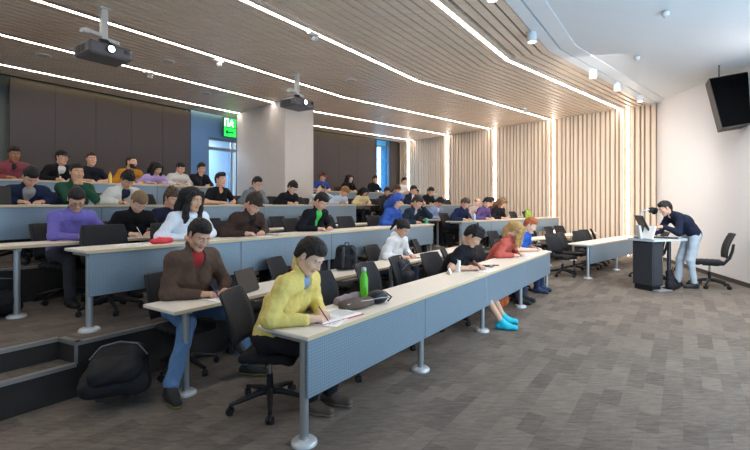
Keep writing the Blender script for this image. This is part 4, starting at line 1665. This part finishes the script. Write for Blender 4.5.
bottle(on_desk(3, 1.42, .1), 'clear blue water bottle beyond the aisle, by the navy top', '#a9c9dd', '#3f6fa8')
bottle(on_desk(7, -5.72, .15), 'small yellow bottle on the top desk by the ochre sweater', '#d9b95a', '#b03a2e')
for r, s, dv, lab in ((1, -1.45, .2, 'spread white exam pages by the salmon-red cardigan'), (1, -.62, .16, 'white pages at the far end of the front desk'), (3, -5.1, .24, 'fanned white pages by the dark brown jacket'),
                      (7, -7.0, .2, 'white pages before the dark red checked jacket'), (7, -6.3, .2, 'white pages before the black cap')):
    paper(on_desk(r, s, dv, .7455), rowrot(s) + math.pi + .3, lab, .21, .28)


# ------------------------------------------------------------------ bags
def backpack(loc, rz, label, m, sc=1.0, m2=None, lean=0.0, group='backpacks'):
    t = thing('backpack', label, 'backpack', loc, rz, group)
    m2 = m2 or mat('#2a2b30', .7, kind='cloth')
    S_ = sc
    R = RX(lean)

    def P(x, y, z):
        q = R @ Vector((x * S_, y * S_, z * S_))
        return (q.x, q.y, q.z)
    lo, hi = (-.4 * S_, -.5 * S_, -.02), (.4 * S_, .5 * S_, .7 * S_)
    h = .012 * max(S_, .8)
    soft('bag_body', lambda F: [F.cone(P(x, 0, .10), P(x * .8, .0, .36), .105 * S_, .09 * S_, .05) for x in (-.12, 0, .12)], m, t, h, lo, hi, .004, 32, 2)
    soft('front_pocket', lambda F: [F.cone(P(-.10, -.095, z), P(.10, -.095, z), .062 * S_, .062 * S_, .06) for z in (.10, .15, .20)], m, t, h, lo, hi, .003, 40, 4)
    for sx in (-1, 1):
        MB().tube([P(sx * .08, .08, .42), P(sx * .12, .19, .33), P(sx * .13, .19, .18), P(sx * .10, .10, .06)], .016 * S_, 8, sx=1.6).build('strap', m2, t)
    MB().tube([P(-.05, .04, .43), P(-.03, .05, .50), P(.03, .05, .50), P(.05, .04, .43)], .010 * S_, 8).build('handle', m2, t)
    MB().tube([P(-.19, -.05, .30), P(-.12, -.10, .37), P(0, -.115, .39), P(.12, -.10, .37), P(.19, -.05, .30)], .005 * S_, 6).build('zipper', mat('#77797f', .4, .5), t)
    return t


BK = mat('#121215', .75, kind='cloth', scale=160, amt=.4)
backpack((-2.03, 3.40, .11), math.radians(20), 'large black backpack slumped on the carpet against the platform step', BK, 1.12, lean=-1.0)
backpack(pt(-7.92, 5.75, .45), ROTC, 'black backpack standing on the lower platform at the aisle end', BK, 1.05)
backpack(pt(-2.25, 2.36, 0), ROTC + .3, 'orange backpack on the carpet under the front desk', mat('#b5562a', .7, kind='cloth'), .78)
backpack(pt(-1.42, 2.35, 0), ROTC + .2, 'dark backpack on the carpet under the far end of the front desk', mat('#171c2a', .7, kind='cloth'), .78)
backpack(pt(-4.02, 3.10, .50), ROTC + .2, 'black and grey backpack hung on the back of an empty front-desk chair', mat('#24252a', .7, kind='cloth'), .80, mat('#8a8c90', .6))
backpack(on_desk(2, -4.62, .28, .742), ROTC + 2.6, 'black backpack with looped straps on the second desk row', BK, .72, mat('#34363c', .6))
backpack(on_desk(3, 4.55, .26, .74), ROTR, 'green backpack on the desk beyond the aisle', mat('#8fa83c', .7, kind='cloth'), .55)

# ------------------------------------------------------------------ lectern corner
LR = math.radians(20)
t = thing('lectern', 'dark lectern with pale worktop beside the white wall', 'lectern', (5.28, 8.32, 0), LR)
DK = mat('#2c2f34', .55)
b = MB()
b.prism([(-.30, -.22), (.58, -.22), (.64, .05), (.50, .32), (-.30, .32)], .915, .955)
b.build('worktop', mat('#b9c2c4', .35), t)
MB().box((-.14, .03, .50), (.26, .42, .82), bev=.012).build('cabinet', DK, t)
o = MB().box((-.14, -.185, .50), (.23, .012, .76), bev=.004).build('door', mat('#33363b', .5), t)
MB().box((-.06, -.198, .60), (.015, .02, .10)).build('handle', CHROME, o)
MB().box((-.14, .03, .05), (.22, .36, .09)).build('plinth', BLACKPL, t)
b = MB()
b.box((.20, -.02, .025), (.50, .10, .05), bev=.012)
b.box((-.06, -.16, .014), (.34, .26, .028), bev=.01)
b.build('foot', mat('#8d9094', .4, .4), t)
MB().tube([(.42, .02, .04), (.42, .02, .92)], .035, 12).build('leg', mat('#3b3e43', .4, .5), t)
LM = Matrix.Translation((5.28, 8.32, 0)) @ Matrix.Rotation(LR, 4, 'Z')


def lec(x, y, z):
    return LM @ Vector((x, y, z))


t = thing('monitor', 'black tilted monitor on the lectern, seen edge-on', 'monitor', lec(-.10, .14, .956), math.radians(72))
MB().box((0, .06, .008), (.24, .18, .014), bev=.005).build('base', BLACKPL, t)
MB().tube([(0, .08, .01), (0, .07, .22)], .022, 10).build('stand', BLACKPL, t)
M = RX(-.42)
o = MB().box((0, .02, .27), (.54, .035, .36), M, bev=.008).build('screen', BLACKPL, t)
MB().box(Vector((0, .02, .27)) + M @ Vector((0, -.0185, .0)), (.50, .002, .31), M).build('display', mat('#46586a', .2, emit=.35), o)
t = thing('keyboard', 'black keyboard on the lectern worktop', 'keyboard', lec(.26, -.02, .956), LR - math.radians(62))
o = MB().box((0, 0, .010), (.42, .14, .018), bev=.004).build('keyboard_body', BLACKPL, t)
b = MB()
for i in range(4):
    for j in range(14):
        b.box((-.185 + .0285 * j, -.045 + .03 * i, .0205), (.023, .024, .005))
b.build('keys', mat('#2b2c30', .6), t)
t = thing('document_camera', 'document camera with black head on a bent arm over the lectern', 'camera', lec(.12, .34, .956), LR)
MB().box((0, 0, .02), (.26, .2, .035), bev=.01).build('base', mat('#c9ccd0', .4), t)
MB().tube([(0, .03, .03), (0, .05, .40), (.03, .03, .52), (.16, -.02, .54)], .018, 10).build('arm', mat('#a8adb3', .3, .5), t)
o = MB().box((.24, -.04, .53), (.17, .10, .11), RY(.15), bev=.02).build('camera_head', mat('#1c1d20', .45), t)
MB().tube([(.26, -.04, .475), (.265, -.04, .455)], .03, 14).build('lens', mat('#0a0a0d', .1), o)
for k, (x, y, a, lab) in enumerate(((-.24, -.08, .3, 'white sheaf of papers propped at the back of the lectern'), (-.25, .12, -.2, 'white ring binder standing at the lectern edge'))):
    t = thing('binder', lab, 'binder', lec(x, y, .956), LR + a + 1.2)
    MB().box((0, 0, .125), (.22, .035, .25), RX(.35 - .5 * k)).build('cover', mat(('#e6e6e4', '#d3d6da')[k], .6), t)
    MB().box((0, -.012, .13), (.20, .02, .24), RX(.35 - .5 * k)).build('pages', PAPER, t)
paper(lec(.55, .05, .957), LR + .4, 'white sheets on the lectern in front of the presenter', .3, .3)
paper(lec(.40, .27, .957), LR + 1.0, 'white sheet on the far side of the lectern worktop', .21, .3)
t = thing('laptop_bag', 'black bag leaning on the floor at the foot of the lectern', 'bag', (5.62, 8.28, 0), LR + .3)
soft('bag_body', lambda F: [F.cone((-.16, 0, .07), (.10, .02, .07), .075, .06, .02), F.cone((-.18, 0, .10), (-.16, .02, .34), .075, .05, .04), F.cone((.10, 0, .07), (-.14, .02, .32), .06, .05, .05), F.cone((0, 0, .08), (.3, 0, .03), .06, .03, .04)], BK, t, .012, amp=.004)
MB().tube([(-.17, -.02, .36), (-.22, -.06, .44), (-.10, -.06, .42), (-.10, -.02, .34)], .010, 8).build('handle', BLACKPL, t)
put_chair((6.50, 8.55, 0), math.radians(62), 'black office chair on the carpet behind the presenter, by the white wall').scale = (1.08, 1.08, 1.14)
put_chair((5.95, 9.60, 0), math.radians(70), 'black office chair behind the lectern, half hidden by the presenter').scale = (1.08, 1.08, 1.1)

# ------------------------------------------------------------------ under the ceiling
t = thing('loudspeaker', 'large black loudspeaker hanging from the white ceiling', 'speaker', (7.02, 8.62, 3.05), math.radians(-6))
M = RY(-.16) @ RX(-.12)
b = MB()
W0, W1, D_, H_ = .44, .30, .36, 1.02
vs = []
for z in (-H_ / 2, H_ / 2):
    for x, y in ((-W0, -D_ / 2), (W0, -D_ / 2), (W1, D_ / 2), (-W1, D_ / 2)):
        vs.append(M @ Vector((x, y, z)) + Vector((0, 0, .55)))
b.add(vs, [(3, 2, 1, 0), (4, 5, 6, 7), (0, 1, 5, 4), (1, 2, 6, 5), (2, 3, 7, 6), (3, 0, 4, 7)])
b.build('speaker_cabinet', mat('#3b3734', .6), t)
MB().box(M @ Vector((0, -D_ / 2 - .008, 0)) + Vector((0, 0, .55)), (.86, .016, .98), M, bev=.005).build('grille', mat('#070708', .95, kind='cloth', scale=400, amt=.5, spec=.05), t)
for sx in (-.26, .26):
    MB().tube([(sx, .0, 1.05), (sx, .0, 1.36)], .014, 8).build('hanging_rod', mat('#55585c', .4, .6), t)


def projector(loc, label):
    t = thing('projector', label, 'projector', loc, ROTC + math.pi, 'projectors under the ceiling')
    GY = mat('#5f5d60', .45)
    b = MB().box((0, 0, -.69), (.62, .52, .19), bev=.03)
    bd = b.build('projector_body', GY, t)
    MB().tube([(.02, .255, -.68), (.02, .30, -.68)], .062, 18).build('lens_ring', mat('#2a2a2d', .4), bd)
    MB().ell((.02, .296, -.68), (.05, .02, .05), n=16, m=8).build('lens', mat('#dff0ff', .2, emit=3.5), bd)
    b = MB()
    for k in range(6):
        b.box((.312, -.15 + .05 * k, -.69), (.004, .022, .11))
    b.build('vent', mat('#1d1d20', .7), bd)
    MB().box((-.22, .262, -.66), (.08, .006, .05)).build('sensor_window', mat('#1a1518', .2), bd)
    WM = mat('#d9d4ca', .5)
    MB().box((0, 0, -.26), (.085, .085, .50)).build('post', WM, t)
    b = MB()
    b.box((.14, .02, -.42), (.30, .07, .05), RZ(.25))
    b.box((-.12, -.02, -.46), (.24, .06, .05), RZ(.2))
    b.box((.29, .06, -.44), (.07, .10, .06), RZ(.25))
    b.build('bracket', WM, t)
    MB().tube([(0, 0, -.48), (0, 0, -.61)], .07, 12).build('joint', mat('#222225', .5), t)
    MB().tube([(-.04, .03, -.50), (-.13, .05, -.54), (-.16, .05, -.61)], .012, 6).build('cable', BLACKPL, t)
    MB().box((0, 0, -.008), (.16, .16, .016)).build('ceiling_plate', WM, t)


projector((-4.16, 6.75, CZ), 'grey projector on a white post above the near rows, lens lit')
projector((-1.80, 10.15, CZ), 'grey projector on a white post in front of the concrete pillar, lens lit')

DEV = [((-3.26, 9.13), 'small white sensor on the middle light strip'), ((-1.08, 7.70), 'small white sensor on the second light strip'), ((-5.12, 9.96), 'small white sensor on the fourth light strip'), ((4.66, 13.68), 'small white sensor near the slatted wall end of the second strip')]
for (x, y), lab in DEV:
    t = thing('ceiling_sensor', lab, 'sensor', (x, y, CZ), ROTC, 'white sensors on the light strips')
    MB().box((0, 0, -.02), (.22, .12, .04), bev=.015).build('mount', WHITE, t)
    MB().tube([(.03, 0, -.04), (.03, 0, -.12), (.03, 0, -.14)], [.05, .055, .03], 14).build('sensor_head', mat('#b9b6b2', .4), t)
SPK = [((-6.66, 8.83), 'round flush ceiling speaker above the dark wall'), ((-4.33, 9.2), 'round flush ceiling speaker behind the near projector'), ((-4.55, 11.84), 'round flush ceiling speaker near the exit sign'), ((-.58, 10.6), 'round flush ceiling speaker past the far projector')]
for (x, y), lab in SPK:
    t = thing('ceiling_speaker', lab, 'speaker', (x, y, CZ), 0, 'round ceiling speakers')
    MB().tube([(0, 0, 0), (0, 0, -.018)], [.14, .13], 24).build('rim', WHITE, t)
    MB().tube([(0, 0, -.015), (0, 0, -.022)], [.11, .105], 24).build('grille', mat('#bdb7b0', .6), t)
SPOT = [((1.62, 6.08), 'white spotlight at the ceiling edge above the near front desk'), ((2.73, 7.65), 'white spotlight at the ceiling edge before the bend'), ((4.86, 9.81), 'white spotlight just past the ceiling bend'), ((5.98, 10.86), 'white spotlight between two others near the slatted wall'), ((7.26, 12.05), 'white spotlight beside the white wall corner')]
for (x, y), lab in SPOT:
    t = thing('spotlight', lab, 'spotlight', (x, y, CZ - .015), 0, 'white spotlights along the ceiling edge')
    MB().tube([(0, 0, .0), (0, 0, -.16)], .085, 18).build('housing', mat('#dfe4e8', .4), t)
    MB().tube([(0, 0, -.158), (0, 0, -.166)], .06, 16).build('lens', mat('#fff6ea', .3, emit=4), t)
    ld = bpy.data.lights.new('spotlight_lamp', 'SPOT')
    ld.energy, ld.color, ld.spot_size, ld.spot_blend, ld.shadow_soft_size = (8 if x > 7 else 42), (1, .95, .88), 2.2, .6, .06
    lo_ = bpy.data.objects.new('spotlight_lamp', ld)
    COL.objects.link(lo_)
    lo_.location = (x, y, CZ - .20)
for (x, y), z, lab in (((5.11, 8.58), 4.43, 'round white smoke detector on the white ceiling near the bend'), ((4.19, 6.34), 4.32, 'round white smoke detector on the white ceiling, above the open carpet')):
    t = thing('smoke_detector', lab, 'smoke detector', (x, y, z), 0)
    MB().tube([(0, 0, .05), (0, 0, -.010)], .05, 18).build('base', WHITE, t)
    MB().tube([(0, 0, -.010), (0, 0, -.030)], [.038, .024], 16).build('detector_head', mat('#c9cdd0', .5), t)

# exit sign: running figure, door and arrow
e0 = pt(-.60, 12.72, 0)
t = thing('exit_sign', 'green and white exit sign hanging before the glass door', 'exit sign', (e0.x, e0.y, 4.22), ROTC)
GR = mat('#16b33a', .4, emit=1.6)
WG = mat('#eafff0', .4, emit=1.8)
MB().box((0, 0, .0), (.52, .06, .66), bev=.01).build('sign_box', mat('#1d3a2a', .5), t)
b = MB()
b.box((0, -.034, .16), (.48, .006, .29))
b.build('upper_panel', GR, t)
MB().box((0, -.034, -.16), (.48, .006, .29)).build('lower_panel', GR, t)
b = MB()
for bx in (-.20, -.09):
    b.box((bx, -.039, .15), (.03, .004, .24))
b.box((-.145, -.039, .285), (.14, .004, .03))
b.ell((.06, -.039, .25), (.028, .004, .028))
b.box((.03, -.039, .17), (.06, .004, .12), RY(.35))
b.box((.09, -.039, .09), (.04, .004, .12), RY(-.6))
b.box((-.01, -.039, .09), (.04, .004, .12), RY(.6))
b.box((.09, -.039, .20), (.10, .004, .03), RY(.4))
b.build('running_figure', WG, t)
b = MB()
b.box((.02, -.039, -.16), (.24, .004, .05))
b.add([(-.10, -.041, -.26), (-.20, -.041, -.16), (-.10, -.041, -.06)], [(0, 2, 1)])
b.build('arrow', mat('#0d4a1c', .5), t)
MB().tube([(0, 0, .33), (0, 0, CZ - 4.22)], .012, 6).build('hanger', CHROME, t)

# step light
a = ptu(.95, 4.383, .375)
t = thing('step_light', 'small white light set in the riser of the lowest step', 'step light', a, ROTC)
MB().box((0, -.004, 0), (.10, .012, .035)).build('lens', mat('#f4f6ff', .4, emit=1.0), t)
